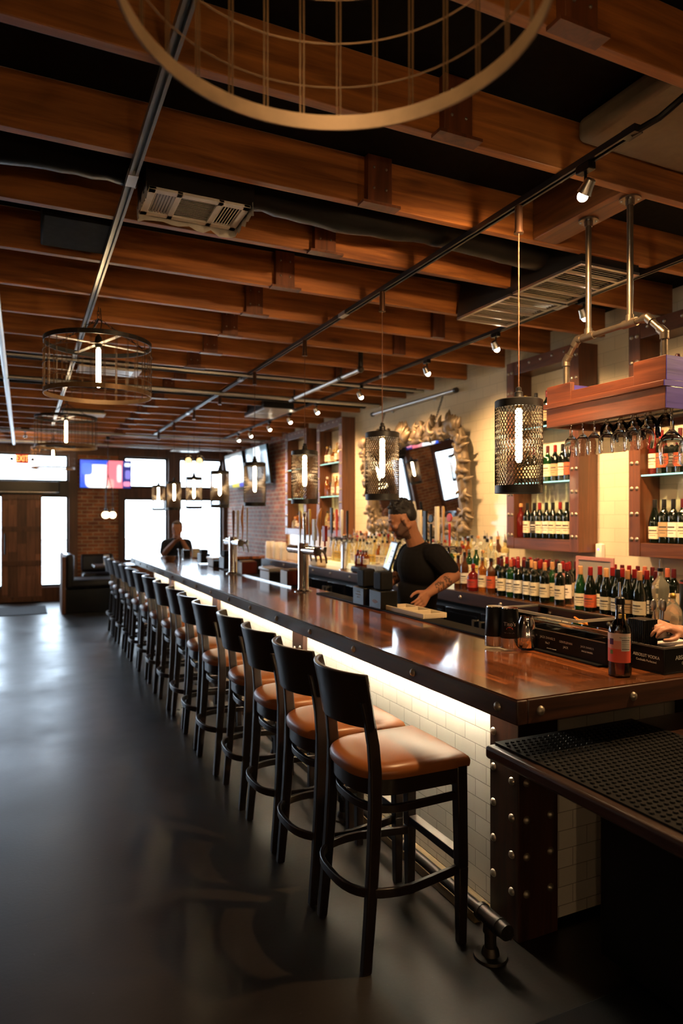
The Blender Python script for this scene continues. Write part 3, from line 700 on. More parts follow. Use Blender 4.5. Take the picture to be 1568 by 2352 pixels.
def make_drum():
    t = thing('drum_chandelier', 'x', 'chandelier', (0,0,0))          # zero at the bottom ring's underside
    R, H = .337, .36
    for z, nm in ((0, 'bottom_band'), (H-.03, 'top_band')):
        MB().lathe([(R,0),(R,.03),(R-.004,.03),(R-.004,0),(R,0)], 72, (0,0,z), cap=False).build(nm, [BANDM if z == 0 else BLACKM][0], t)
    for z in (.09, .18, .27):
        MB().tube([(R*1.004*math.cos(2*PI*i/60), R*1.004*math.sin(2*PI*i/60), z) for i in range(60)], .0016, 5, closed=True).build('wire_hoop', WIREM, t)
    for i in range(28):
        m = MB()
        for s in (-.011, .011):
            a = 2*PI*i/28+s; x, y = (R-.001)*math.cos(a), (R-.001)*math.sin(a); m.cyl((x,y,.004), (x,y,H-.004), .0016, n=5)
        m.build('wire_pair', WIREM, t)
    m = MB().obox((0,0,H-.014), (2*R-.01,.028,.004), Matrix.Rotation(.35,3,'Z')).obox((0,0,H-.0145), (2*R-.01,.028,.004), Matrix.Rotation(.35+PI/2,3,'Z'))
    m.build('cross_bar', WHITEM, t)
    MB().lathe([(.004,.06),(.02,.04),(.026,0),(.02,-.03),(0,-.03)], 18, (0,0,H-.012)).build('lamp_holder', BLACKM, t)
    MB().lathe([(.008,0),(.015,-.01),(.0155,-.24),(.009,-.255),(0,-.26)], 16, (0,0,H-.045)).build('tube_bulb', TUBED, t)
    top = ZB-2.456-.002
    ch = MB()
    for i in range(3):
        a = .35+2*PI*i/3; p0 = Vector((R*math.cos(a), R*math.sin(a), H)); p1 = Vector((0,0,H+.15)); L = (p1-p0).length; m_ = int(L/.026)
        dr = (p1-p0).normalized()
        for k in range(m_):
            c = p0+dr*(k+.5)*L/m_; side = Vector((0,0,1)).cross(dr).normalized() if k % 2 else dr.cross(Vector((0,0,1)).cross(dr)).normalized()
            ch.tube([c+dr*.017*math.cos(q*PI/4)+side*.007*math.sin(q*PI/4) for q in range(8)], .0022, 4, closed=True)
    z = H+.15
    while z < top-.01:
        s = Vector((1,0,0)) if int(z*100) % 2 else Vector((0,1,0))
        ch.tube([Vector((0,0,z+.013))+Vector((0,0,1))*.017*math.cos(q*PI/4)+s*.007*math.sin(q*PI/4) for q in range(8)], .0022, 4, closed=True); z += .025
    ch.build('chain', BLACKM, t)
    MB().tube([(.008,0,H+.05), (.02,.01,H+.12), (.012,0,top)], .003, 6).build('cord', BLACKP, t)
    return t
dr = make_drum()
DR = [(.443,.974,'large rusty wire drum chandelier overhead, cut by the top of the picture'), (.45,4.75,'wire drum chandelier with lit tube bulb hanging by the left light track'), (.45,8.46,'smaller looking wire drum chandelier behind the one by the left track'), (.45,12.256,'farthest wire drum chandelier, near the entrance'), (.45,-2.69,'added wire drum chandelier, unseen behind the viewer')]+[(-2.4, 1.51+3.582*i, 'added wire drum chandelier, unseen left of the picture, %s from the back' % ORD[i+2]) for i in range(-1, 3)]  # drums behind and left of view are added to light the joists
for i, (x, y, lab) in enumerate(DR):
    o = dr if i == 0 else copy_tree(dr)
    o.location = (x, y, 2.456); o['label'] = lab; o['group'] = 'wire drum chandeliers'
# cluster pendant by the brick pillar
p = wp(248, 1183, 12.2); p = Vector((p.x*12.256/p.y, 12.256, p.z))
t = thing('bulb_cluster_pendant', 'hanging cluster of three round glowing bulbs before the brick pillar', 'pendant lamp', (p.x, p.y, p.z))
MB().box(p.x-.03, p.x+.03, p.y-.03, p.y+.03, 2.98, ZB-.001).build('canopy', BLACKM, t)
for i in range(3):
    a = 2*PI*i/3; q = (p.x+.075*math.cos(a), p.y+.075*math.sin(a), p.z)
    MB().tube([(q[0],q[1],p.z+.1), (q[0],q[1],2.1), (p.x,p.y,2.4), (p.x,p.y,2.98)], .005, 6).build('cord', BLACKM, t)
    MB().sph(q, .058, 16, 12).build('globe_bulb', emitter('globe_glow', (1,.75,.4), 9), t)
    MB().cyl((q[0],q[1],p.z+.05), (q[0],q[1],p.z+.12), .02, .016, 12).build('socket', BLACKM, t)
# small cage cluster at the far end of the bar
p = wp(446, 1100, 11.9); p = Vector((p.x*11.66/p.y, 11.66, p.z))
t = thing('lantern_cluster', 'small hanging wire lanterns near the far windows right of the pendants', 'pendant lamp', (p.x, p.y, p.z))
for s in (-.10, .09):
    MB().cyl((p.x+s,p.y,2.72), (p.x+s,p.y,ZB-.002), .005, n=6).build('cord', BLACKM, t)
    MB().sph((p.x+s,p.y,2.63), .05, 12, 8).build('globe_bulb', emitter('lantern_glow', (1,.75,.4), 5), t)
    MB().lathe([(.01,.1),(.07,.06),(.075,0),(.07,-.07)], 16, (p.x+s,p.y,2.63), cap=False).build('shade', pane('lantern_mesh', (.5,.4,.3), .2), t)

# ================================================================== BAR
BX, BZ, BY0, BY1 = 1.447, 1.07, 1.76, 10.5
TILX = 1.77
bar = thing('bar_counter', 'long tiled bar with glossy plank top, nail-studded wooden edge and posts', 'bar counter', (BX+.3, 6, 0))
XE = 2.72                        # free end of the short near arm
k = .095
top = MB(); top.box(BX+k, 2.20, BY0+k, BY1-.06, BZ-.04, BZ); top.box(2.20, XE, BY0+k, 2.34, BZ-.04, BZ); top.box(2.20, 3.35, 9.95, BY1-.06, BZ-.04, BZ)
top.build('counter_top', BARTOP, bar)
br = MB()
br._add([(BX,BY0,BZ-.04),(BX+k,BY0+k,BZ-.04),(BX+k,BY1-.06,BZ-.04),(BX,BY1-.06,BZ-.04),(BX,BY0,BZ),(BX+k,BY0+k,BZ),(BX+k,BY1-.06,BZ),(BX,BY1-.06,BZ)],[(0,3,2,1),(4,5,6,7),(0,1,5,4),(1,2,6,5),(2,3,7,6),(3,0,4,7)])
br.build('border_strip', BARTOPX, bar)
b2 = MB()._add([(BX+.0005,BY0,BZ-.04),(XE,BY0,BZ-.04),(XE,BY0+k,BZ-.04),(BX+k,BY0+k,BZ-.04),(BX+.0005,BY0,BZ),(XE,BY0,BZ),(XE,BY0+k,BZ),(BX+k,BY0+k,BZ)],[(0,3,2,1),(4,5,6,7),(0,1,5,4),(1,2,6,5),(2,3,7,6),(3,0,4,7)])
b2.build('border_strip', wood('bar_border_wood_end', (.06,.02,.009), (.17,.06,.022), 'x', .2, .9, 1.0, bump=.03, knots=False), bar)
ed = MB().box(BX-.004, BX+.04, BY0-.004, BY1-.06, BZ-.085, BZ-.004)
EDGE = ed.build('edge_band', BAREDGE, bar, bev=.005)
ed2 = MB().box(BX+.0405, XE, BY0-.004, BY0+.04, BZ-.085, BZ-.004)
EDGE2 = ed2.build('edge_band', wood('bar_edge_wood_end', (.02,.008,.005), (.075,.026,.012), 'x', .4, .1, 1.2), bar, bev=.005)
MB().box(BX, XE, BY1-.06, BY1, BZ-.085, BZ).build('edge_band', BAREDGE, bar, bev=.005)
# nail heads
rv = MB(); rv.lathe([(.0165,0),(.015,.004),(.010,.009),(.0,.0115)], 16, axis='-x'); 
def rivet_proto(axis):
    m = MB().lathe([(.0165,0),(.015,.004),(.010,.009),(.0,.0115)], 16, axis=axis); return m
RP = {}
def rivet(parent, p, axis, s=1.0):
    key = axis
    base = Vector((0,0,0)); q = parent
    while q is not None: base += q.location; q = q.parent
    if key not in RP:
        o = rivet_proto(axis).build('nail_head', RIVET, None); RP[key] = o; o.parent = parent
    else:
        o = RP[key].copy(); COL.objects.link(o); o.parent = parent
    o.location = Vector(p)-base; o.scale = (s,s,s); return o
for i in range(16): rivet(EDGE, (BX-.004, 1.856+.55*i, BZ-.045), '-x')
for x in (1.54, 1.96, 2.38): rivet(EDGE2, (x, BY0-.004, BZ-.045), '-y')
# carcass, tiles, posts
MB().box(TILX+.012, 2.16, 2.16, BY1-.1, .0, BZ-.041).build('carcass', BLACKP, bar)
MB().box(TILX, TILX+.012, 2.29, BY1-.1, .045, BZ-.041).build('tile_front', TILE, bar)
MB().box(2.16, 2.66, 2.16, 2.32, 0, BZ-.041).build('carcass', BLACKP, bar)
MB().box(1.93, 2.65, 2.145, 2.16, .03, BZ-.041).build('tile_end', TILEX, bar)
MB().box(2.65, XE-.02, 2.10, 2.33, 0, BZ-.041).build('end_post', POSTW, bar, bev=.004)
MB().box(2.16, 3.3, 9.97, BY1-.1, 0, BZ-.041).build('carcass', BLACKP, bar)
MB().box(1.668, TILX, 2.296, BY1-.1, 0, .045).build('toe_ledge', LEDGEW, bar, bev=.004)
cp = MB().box(1.745, 1.945, 2.115, 2.295, 0, BZ-.041).build('corner_post', POSTW, bar, bev=.004)
for i in range(6):
    z = .93-.145*i
    rivet(cp, (1.745, 2.27, z), '-x'); rivet(cp, (1.745, 2.155, z-.02), '-x')
    rivet(cp, (1.785, 2.115, z-.02), '-y'); rivet(cp, (1.905, 2.115, z-.02), '-y')
for y in (4.45, 6.72, 9.0):
    q = MB().box(1.735, TILX-.0005, y-.1, y+.1, .046, BZ-.041).build('front_post', POSTW, bar, bev=.004)
    for i in range(6):
        rivet(q, (1.735, y-.05, .9-.145*i), '-x'); rivet(q, (1.735, y+.05, .88-.145*i), '-x')
# hidden light line under the counter edge
led = thing('led_strip', 'glowing warm LED strip under the bar edge lighting the tiles', 'led strip', (1.66, 6, .98))
MB().box(1.685, 1.70, 2.3, BY1-.15, .985, 1.0285).build('channel', STEEL, led)
MB().box(1.7002, 1.706, 2.3, BY1-.15, .992, 1.022).build('diffuser', LEDE, led)
# foot rail
fr = thing('foot_rail', 'dark iron pipe foot rail along the base of the tiled bar', 'foot rail', (1.6, 6, 0))
MB().cyl((1.6, 2.06, .143), (1.6, 10.3, .143), .022, n=18).build('pipe', DPIPE, fr)
for y in (2.10, 3.41, 4.53, 5.58, 6.77, 7.95, 9.15, 10.22):
    MB().cyl((1.6, y-.055, .143), (1.6, y+.055, .143), .031, n=20).cyl((1.6, y-.06, .143), (1.6, y-.045, .143), .034, n=20).cyl((1.6, y+.045, .143), (1.6, y+.06, .143), .034, n=20).cyl((1.6,y,.143),(1.6,y,.095),.029, n=20).build('tee_fitting', DPIPE, fr)
    MB().cyl((1.6, y, .10), (1.6, y, .012), .022, n=18).build('stub', DPIPE, fr)
    f = MB().lathe([(.024,.04),(.03,.03),(.034,.012),(.062,.010),(.064,.0),(0,0)], 28, (1.6, y, 0)).build('flange', DPIPE, fr)
MB().cyl((1.6, 2.04, .143), (1.6, 2.0, .143), .031, .029, 20).obox((1.6, 1.992, .143), (.024, .02, .024), Matrix.Rotation(PI/4, 3, 'Y')).build('end_plug', DPIPE, fr)

# ------------------------------------------------------------------ stools
def arc_back(w, sag, x0, m=14):
    r = (w*w/4+sag*sag)/(2*sag); h = math.asin(w/2/r)
    return [(x0-(r*math.cos(a)-r*math.cos(h)), r*math.sin(a)) for a in [h*(-1+2*i/m) for i in range(m+1)]]
def make_stool():
    t = thing('bar_stool', 'x', 'bar stool', (0,0,0), group='bar stools along the bar')
    # legs: front straight and tapered, rear bowed up to the backrest
    for s in (-1, 1):
        m = MB(); pts = [(.205, s*.195, .0), (.205, s*.195, .30), (.20, s*.19, .70)]
        for (p, q, a, b) in ((pts[0], pts[1], .017, .021), (pts[1], pts[2], .021, .023)):
            m._add([(p[0]+i*a, p[1]+j*a, p[2]) for i, j in ((-1,-1),(1,-1),(1,1),(-1,1))]+[(q[0]+i*b, q[1]+j*b, q[2]) for i, j in ((-1,-1),(1,-1),(1,1),(-1,1))],
                [(0,3,2,1),(4,5,6,7),(0,1,5,4),(1,2,6,5),(2,3,7,6),(3,0,4,7)])
        m.build('leg', STOOLW, t, bev=.004)
        path = [(-.215, 0), (-.197, .2), (-.182, .4), (-.172, .58), (-.17, .72), (-.178, .82), (-.196, .92), (-.212, .985)]
        vs = []; fs = []
        m = MB()
        for i, (x, z) in enumerate(path):
            a = .018+.006*min(1, z/.6) if z < .75 else .024-.004*(z-.75)/.25; b = .013 + (.004 if z < .7 else 0)
            y = s*(.2 - .012*min(1, z/.7))
            vs += [(x-a, y-b, z), (x+a, y-b, z), (x+a, y+b, z), (x-a, y+b, z)]
            if i:
                o = 4*i
                for q in range(4): fs.append((o-4+q, o-4+(q+1) % 4, o+(q+1) % 4, o+q))
        fs += [(0,3,2,1), tuple(len(vs)-4+i for i in range(4))]
        m._add(vs, fs); m.build('leg', STOOLW, t, bev=.006, seg=3)
    # curved plywood backrest
    a = arc_back(.415, .085, -.178, 18); m = MB(); vs = []; fs = []; T = .018
    prof = [(-.5*T,.885),(.5*T,.885),(.5*T+.002,.99),(.5*T-.008,1.088),(-.5*T-.010,1.088),(-.5*T-.002,.99)]
    for i, (x, y) in enumerate(a):
        j = max(0, i-1); k_ = min(len(a)-1, i+1); tx, ty = a[k_][0]-a[j][0], a[k_][1]-a[j][1]; L = math.hypot(tx, ty); nx, ny = ty/L, -tx/L
        for o, z in prof:
            lean = -.03*(z-.885)/.2
            vs.append((x+nx*o+lean, y+ny*o, z + (.004*math.cos(PI*y/.415) if z > 1 else 0)))
        if i:
            b = 6*i
            for q in range(6): fs.append((b-6+q, b-6+(q+1) % 6, b+(q+1) % 6, b+q))
    fs += [tuple(range(6)), tuple(len(vs)-1-i for i in range(6))]
    m._add(vs, fs); m.build('backrest', STOOLW, t, bev=.005)
    # seat: square front, round back
    def seat_outline(g, m=22):
        pts = [(.232+g, -.212-g), (.238+g, 0), (.232+g, .212+g)]
        for i in range(m+1):
            an = PI/2+PI*i/m; c, s_ = math.cos(an), math.sin(an)
            pts.append((-.03+(.2+g)*math.copysign(abs(c)**.75, c), (.212+g)*math.copysign(abs(s_)**.75, s_)))
        return pts
    ol = seat_outline(0); m = MB(); vs = []; fs = []
    cx = .02
    levels = [(1.0,.69),(1.012,.70),(1.015,.715),(.99,.728),(.93,.738),(.82,.745),(.6,.751),(.3,.754)]
    n_ = len(ol)
    for sc, z in levels: vs += [(cx+(x-cx)*sc, y*sc, z) for x, y in ol]
    for i in range(len(levels)-1):
        for q in range(n_): fs.append((i*n_+q, i*n_+(q+1) % n_, (i+1)*n_+(q+1) % n_, (i+1)*n_+q))
    fs += [tuple(range(n_-1,-1,-1)), tuple((len(levels)-1)*n_+q for q in range(n_))]
    m._add(vs, fs); m.build('seat', LEATHER, t, ang=70)
    m = MB(); ro = seat_outline(-.012); ri = seat_outline(-.034)
    m.prism(ro, .625, .692); m.build('seat_frame', STOOLW, t, bev=.003)
    # bentwood rings: U shaped, tied to the front legs and passing outside the rear legs
    def U(g, x_back, z):
        pts = [(.20, -.185, z)]
        for i in range(21):
            an = -PI/2-PI*i/20; c, s_ = math.cos(an), math.sin(an)
            pts.append((-.04+(x_back)*-abs(c)**.8, (.195+g)*math.copysign(abs(s_)**.7, s_), z))
        pts.append((.20, .185, z)); return pts
    MB().sweep(U(.002, .155, .575), .018, .03).build('upper_ring', STOOLW, t, bev=.003)
    MB().sweep(U(.035, .225, .285), .018, .034).build('lower_ring', STOOLW, t, bev=.003)
    f = MB().box(.188, .222, -.18, .18, .315, .35).build('footrest', STOOLW, t, bev=.003)
    MB().box(.186, .224, -.165, .165, .350, .353).build('scuff_plate', plain('scuffed_steel', (.6,.58,.53), .35, metal=.9), f)
    MB().box(.19, .21, -.18, .18, .60, .63).build('front_rail', STOOLW, t, bev=.003)
    return t
st = make_stool()
SY = [2.415, 2.905, 3.41, 3.94, 4.53, 5.05, 5.58, 6.17, 6.77, 7.38, 7.95, 8.55, 9.15, 9.72, 10.30]
rnd = random.Random(3)
for i, y in enumerate(SY):
    o = st if i == 0 else copy_tree(st)
    o.location = (1.345+(rnd.uniform(-.012,.012) if i else 0), y, 0); o.rotation_euler = (0,0,rnd.uniform(-.05,.05) if i else 0)
    o['label'] = 'dark wood bar stool with tan leather seat, nearest the viewer' if i == 0 else 'dark wood bar stool with tan seat, %s from the near end of the bar' % ORD[i+1]

# ------------------------------------------------------------------ near server counter with rubber mat
sc = thing('server_counter', 'low dark wooden counter at the right, butted to the studded post', 'counter', (1.9, 1.2, 0))
CZ = .865
MB().box(1.46, 2.62, .45, 1.95, CZ-.045, CZ).build('counter_top', BAREDGE, sc, bev=.012, seg=3)
cab = MB().box(1.93, 2.6, .5, 1.88, .05, CZ-.046).build('cabinet', BLACKP, sc, bev=.004)
MB().box(2.0, 2.6, .55, 1.84, 0, .05).build('plinth', BLACKP, sc)
mt = MB(); mt.box(1.50, 2.16, .5, 1.945, CZ+.0005, CZ+.006)
for i in range(27):
    for j in range(58):
        x = 1.515+i*.0242+(.0121 if j % 2 else 0); y = .51+j*.0246
        if y < 1.94 and x < 2.155: mt.lathe([(.008,0),(.006,.005),(0,.005)], 6, (x, y, CZ+.006), cap=False)
tag(mt.build('rubber_mat', RUBBER), 'black studded rubber mat lying on the low server counter', 'mat')
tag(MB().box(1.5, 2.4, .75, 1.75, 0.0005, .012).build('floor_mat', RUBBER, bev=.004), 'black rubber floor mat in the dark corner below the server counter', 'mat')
tag(MB().box(-1.2, .38, 12.75, 13.9, 0.0005, .012).build('door_mat', plain('grey_door_mat', (.03,.03,.034), .9, bump=.4, nscale=200), bev=.004), 'dark entrance mat on the floor before the wooden door', 'mat')
# ================================================================== BACK BAR
CX, CT = 3.42, 1.02
bb = thing('back_counter', 'long wooden back bar counter with studded edge over black coolers', 'counter', (3.7, 6, 0))
MB().box(CX+.03, WX-.002, .9, 10.6, CT-.04, CT).build('counter_top', wood('back_counter_wood', (.13,.045,.016), (.36,.15,.058), 'y', .2, .8, 1.0, plank=.05, plank_axis='x', bump=.05, knots=False), bb)
e = MB().box(CX, CX+.03, .9, 10.6, CT-.105, CT-.001).build('edge_band', BAREDGE, bb, bev=.004)
for i in range(14): rivet(e, (CX, 2.71+.55*i, CT-.05), '-x')
MB().box(CX+.06, WX-.002, .9, 10.55, .0, CT-.041).build('carcass', BLACKP, bb)
cool = plain('cooler_door_glass', (.006,.007,.012), .08, coat=.5)
for i in range(9):
    y = 1.0+1.05*i
    for s in (0, .52):
        q = MB().box(CX+.03, CX+.06, y+s+.01, y+s+.51, .12, .86).build('cooler_door', cool, bb, bev=.004)
        MB().box(CX+.028, CX+.032, y+s+.05, y+s+.47, .16, .82).build('door_glass', cool, q)
        hy = y+s+(.47 if s == 0 else .05)
        MB().cyl((CX-.005, hy, .50), (CX-.005, hy, .80), .010, n=10).cyl((CX-.005, hy, .79), (CX+.03, hy, .79), .008, n=8).cyl((CX-.005, hy, .51), (CX+.03, hy, .51), .008, n=8).build('handle', STEEL, q)
# lit liquor riser under the mirror
rs = thing('bottle_riser', 'stepped glowing bottle riser on the back counter under the mirror', 'shelf', (3.85, 6.6, CT))
ACR = plain('lit_acrylic', (.8,.74,.5), .3, emit=(1,.88,.52), es=.75)
for i in range(3):
    MB().box(3.64+.13*i, 3.77+.13*i if i < 2 else WX-.003, 4.93, 8.28, CT+.0005, CT+.065*(i+1)).build('step', ACR, rs, bev=.004)

# ------------------------------------------------------------------ riveted cabinets on the wall
CFX = 3.90
def cabinet(y0, y1, label, z0=1.385, z1=3.02):
    t = thing('wall_cabinet', label, 'wall cabinet', ((CFX+WX)/2, (y0+y1)/2, z0), group='riveted wall cabinets')
    for a, b in ((y0, y0+.1), (y1-.1, y1)):
        q = MB().box(CFX, WX-.003, a, b, z0, z1).build('side_post', SHELFW, t, bev=.003)
        for i in range(9):
            z = z0+.12+.178*i
            rivet(q, (CFX, a+.027, z), '-x', .95); rivet(q, (CFX, a+.073, z), '-x', .95)
    MB().box(CFX+.002, WX-.003, y0+.1, y1-.1, z0, z0+.095).build('bottom_rail', SHELFWY, t, bev=.003)
    q = MB().box(CFX+.002, WX-.003, y0+.1, y1-.1, z1-.115, z1).build('top_rail', SHELFWY, t, bev=.003)
    for i in range(5): rivet(q, (CFX+.002, y0+.16+i*(y1-y0-.32)/4, z1-.04), '-x', .8)
    for z in (1.945, 2.41):
        s = MB().box(CFX+.014, WX-.006, y0+.1005, y1-.1005, z, z+.010).build('glass_shelf', SHELFG, t)
        MB().box(CFX+.010, CFX+.0139, y0+.101, y1-.101, z, z+.010).build('lit_edge', LITEDGE, s)
    return t
CABS = [(2.667, 3.537), (4.017, 4.888), (8.35, 9.22), (9.63, 10.55)]
cabinet(*CABS[0], 'riveted wooden wine cabinet on the wall, cut by the right edge')
cabinet(*CABS[1], 'riveted wooden wine cabinet on the wall behind the nearest pendant')
cabinet(*CABS[2], 'riveted wooden spirits cabinet just beyond the ornate mirror')
cabinet(*CABS[3], 'riveted wooden spirits cabinet partly behind a pendant, next to the brick wall')

# ------------------------------------------------------------------ bottles
BG = {'dark': plain('dark_wine_glass', (.003,.005,.003), .06, coat=.3, spec=.6),
      'green': plain('green_wine_glass', (.005,.030,.008), .06, coat=.3, spec=.6),
      'amber': plain('amber_spirit', (.30,.085,.012), .05, trans=.55, ior=1.4),
      'red': plain('red_spirit', (.12,.008,.007), .06, trans=.35, ior=1.4),
      'clear': plain('clear_spirit', (.86,.84,.70), .04, trans=.85, ior=1.36),
      'pale': plain('pale_spirit', (.80,.66,.30), .05, trans=.7, ior=1.36),
      'brown': plain('brown_spirit', (.06,.018,.006), .06, coat=.5)}
CAPS = {'red': plain('red_foil', (.24,.012,.013), .35), 'wine': plain('wine_foil', (.09,.010,.014), .35), 'black': plain('black_foil', (.012,.011,.011), .35),
        'tan': plain('cork_tan', (.55,.27,.11), .6), 'orange': plain('salmon_foil', (.52,.13,.07), .4), 'steel': STEEL, 'white': plain('white_cap', (.7,.68,.62), .4), 'gold': plain('gold_foil', (.55,.36,.09), .3, metal=.7)}
LABS = {'cream': CREAM, 'white': plain('white_paper', (.75,.72,.64), .6), 'black': plain('charcoal_paper', (.04,.034,.03), .5), 'orange': plain('orange_paper', (.50,.09,.03), .55), 'tan': plain('tan_paper', (.42,.28,.15), .6), 'red': plain('red_paper', (.42,.03,.02), .55), 'yellow': plain('yellow_paper', (.65,.45,.10), .6)}
PROF = {  # radius, height pairs, then (r_body, label z0, z1, capsule z0, capsule z1, neck radius)
 'bordeaux': ([(.0,.004),(.030,.0),(.0365,.004),(.037,.02),(.037,.185),(.034,.205),(.022,.222),(.0155,.235),(.0138,.25),(.0135,.30),(.0,.30)], .037, .045, .145, .243, .302, .0147),
 'burgundy': ([(.0,.004),(.034,.0),(.0405,.004),(.041,.02),(.041,.145),(.037,.17),(.028,.20),(.019,.23),(.0155,.25),(.0145,.30),(.0,.30)], .041, .03, .115, .238, .302, .0158),
 'spirit': ([(.0,.003),(.034,.0),(.0375,.004),(.038,.02),(.038,.185),(.033,.205),(.018,.225),(.0145,.235),(.0145,.275),(.0,.275)], .038, .05, .15, .27, .30, .0155),
 'tall': ([(.0,.003),(.030,.0),(.033,.004),(.034,.02),(.036,.20),(.031,.222),(.016,.25),(.0135,.262),(.0135,.315),(.0,.315)], .0355, .06, .15, .30, .335, .0145),
 'squat': ([(.0,.003),(.044,.0),(.050,.006),(.051,.03),(.050,.12),(.040,.15),(.020,.168),(.0165,.175),(.0165,.205),(.0,.205)], .051, .035, .105, .20, .235, .018),
}
BC = {}
def bottle_proto(shape, glass, lab, cap, hs=1.0, pour=False):
    key = (shape, glass, lab, cap, hs, pour)
    if key in BC: return BC[key], True
    prof, rb, l0, l1, c0, c1, rn = PROF[shape]
    nm = 'wine_bottle' if shape in ('bordeaux', 'burgundy') else 'spirit_bottle'
    t = thing(nm, 'x', 'bottle', (0,0,0))
    MB().lathe([(r, z*hs) for r, z in prof], 18).build('glass_body', BG[glass], t)
    if lab:
        m = MB(); vs = []; fs = []; n_ = 14; R = rb+.0006
        for i in range(n_+1):
            a = PI+math.radians(-115+230*i/n_)
            vs += [(R*math.cos(a), R*math.sin(a), l0*hs), (R*math.cos(a), R*math.sin(a), l1*hs)]
            if i: fs.append((2*i-2, 2*i, 2*i+1, 2*i-1))
        m._add(vs, fs); L = m.build('label', LABS[lab], t)
        m = MB(); vs = []; fs = []
        for (za, zb, w0, w1) in ((.62,.72,-40,40),(.42,.47,-55,55),(.25,.29,-30,30)):
            b = len(vs)
            for i in range(7):
                a = PI+.35+math.radians(w0+(w1-w0)*i/6); rr = R+.0004
                vs += [(rr*math.cos(a), rr*math.sin(a), (l0+(l1-l0)*za)*hs), (rr*math.cos(a), rr*math.sin(a), (l0+(l1-l0)*zb)*hs)]
                if i: fs.append((b+2*i-2, b+2*i, b+2*i+1, b+2*i-1))
        m._add(vs, fs); m.build('printed_marks', INK if lab not in ('black',) else PRINTW, L)
    if cap:
        MB().lathe([(rn,0),(rn+.0008,.002),(rn,(c1-c0)*hs-.003),(rn-.003,(c1-c0)*hs),(0,(c1-c0)*hs)], 14, (0,0,c0*hs)).build('capsule', CAPS[cap], t)
    if pour:
        MB().tube([(0,0,c1*hs),(0,0,c1*hs+.02),(-.008,0,c1*hs+.05)], [.006,.0045,.003], 8).build('pourer', STEEL, t)
    BC[key] = t
    return t, False
ADJ = {'dark': 'dark', 'green': 'green', 'amber': 'amber', 'red': 'red', 'clear': 'clear', 'pale': 'pale', 'brown': 'brown'}
CAPN = {'wine': 'dark red', 'red': 'red', 'black': 'black', 'tan': 'tan', 'orange': 'salmon', 'steel': 'steel', 'white': 'white', 'gold': 'gold'}
def put_bottle(shape, glass, lab, cap, loc, label, group, hs=1.0, pour=False, rz=0):
    p, used = bottle_proto(shape, glass, lab, cap, hs, pour)
    o = copy_tree(p) if used else p
    o.location = loc; o.rotation_euler = (0,0,rz); o['label'] = label; o['group'] = group
    return o
rnd = random.Random(21)
def describe(shape, glass, lab, cap):
    k = 'wine' if shape in ('bordeaux', 'burgundy') else 'spirit'
    s = '%s %s bottle' % (ADJ[glass], k)
    if lab: s += ', %s label' % lab
    if cap: s += ', %s top' % CAPN[cap]
    return s
def row(items, X, z, group, where, side='left'):
    """items: (Y, shape, glass, label, cap[, hs, pour]) sorted from the far (left) end to the near (right) end"""
    items = sorted(items, key=lambda q: -q[0])
    for i, it in enumerate(items):
        y, shape, glass, lab, cap = it[:5]; hs = it[5] if len(it) > 5 else 1.0; pr = it[6] if len(it) > 6 else False
        put_bottle(shape, glass, lab, cap, (X+rnd.uniform(-.006,.006), y, z+.0005), '%s, %s from %s, %s' % (describe(shape, glass, lab, cap), ORD[i+1], side, where), group, hs, pr, rnd.uniform(-.25,.25))

# wine on the back counter, near stretch: two staggered front rows, then rows of which the capsules show
f1 = [(1153,'cream','wine','dark'),(1172,'white','orange','green'),(1190,'white','red','dark'),(1210,'white','black','dark'),(1228,'cream','tan','dark'),(1252,'cream','tan','dark'),(1285,'cream','white','dark')]
row([(yx(u,3.53),'bordeaux',g,l,c) for u,l,c,g in f1], 3.53, CT, 'wine bottles on the back counter', 'counter front row')
f2 = [(1143,'white','wine'),(1181,'tan','red'),(1201,'black','wine'),(1219,'white','tan'),(1240,'black','red'),(1268,'cream','tan'),(1300,'white','red')]
row([(yx(u,3.625),'bordeaux','green' if i == 5 else 'dark',l,c) for i,(u,l,c) in enumerate(f2)], 3.625, CT, 'wine bottles on the back counter', 'counter second row')
row([(yx(u,3.74),'bordeaux','dark','cream',rnd.choice(['red','black','wine','red'])) for u in range(1150,1310,13)], 3.74, CT, 'wine bottles on the back counter', 'counter third row')
row([(yx(u,3.86),'bordeaux','dark','tan',rnd.choice(['wine','black','wine','red'])) for u in range(1188,1330,15)], 3.86, CT, 'wine bottles on the back counter', 'counter back row')
f3 = [(1332,'cream','tan'),(1356,'orange','red'),(1392,'cream','tan'),(1417,'white','black'),(1441,'tan','tan'),(1468,'cream','tan')]
row([(yx(u,3.50),'burgundy','green' if i == 0 else 'dark',l,c) for i,(u,l,c) in enumerate(f3)], 3.50, CT, 'sloping wine bottles on the back counter', 'front row by pink frame')
row([(yx(u,3.60),'burgundy','dark',l,c) for u,l,c in [(1378,'cream','red'),(1405,'tan','red'),(1430,'cream','red'),(1456,'tan','red'),(1486,'white','red'),(1506,'black','wine')]], 3.60, CT, 'sloping wine bottles on the back counter', 'second row by pink frame')
row([(yx(u,3.86),'bordeaux','dark','cream',rnd.choice(['red','wine','orange'])) for u in range(1412,1560,17)], 3.86, CT, 'wine bottles on the back counter', 'row under right cabinet')
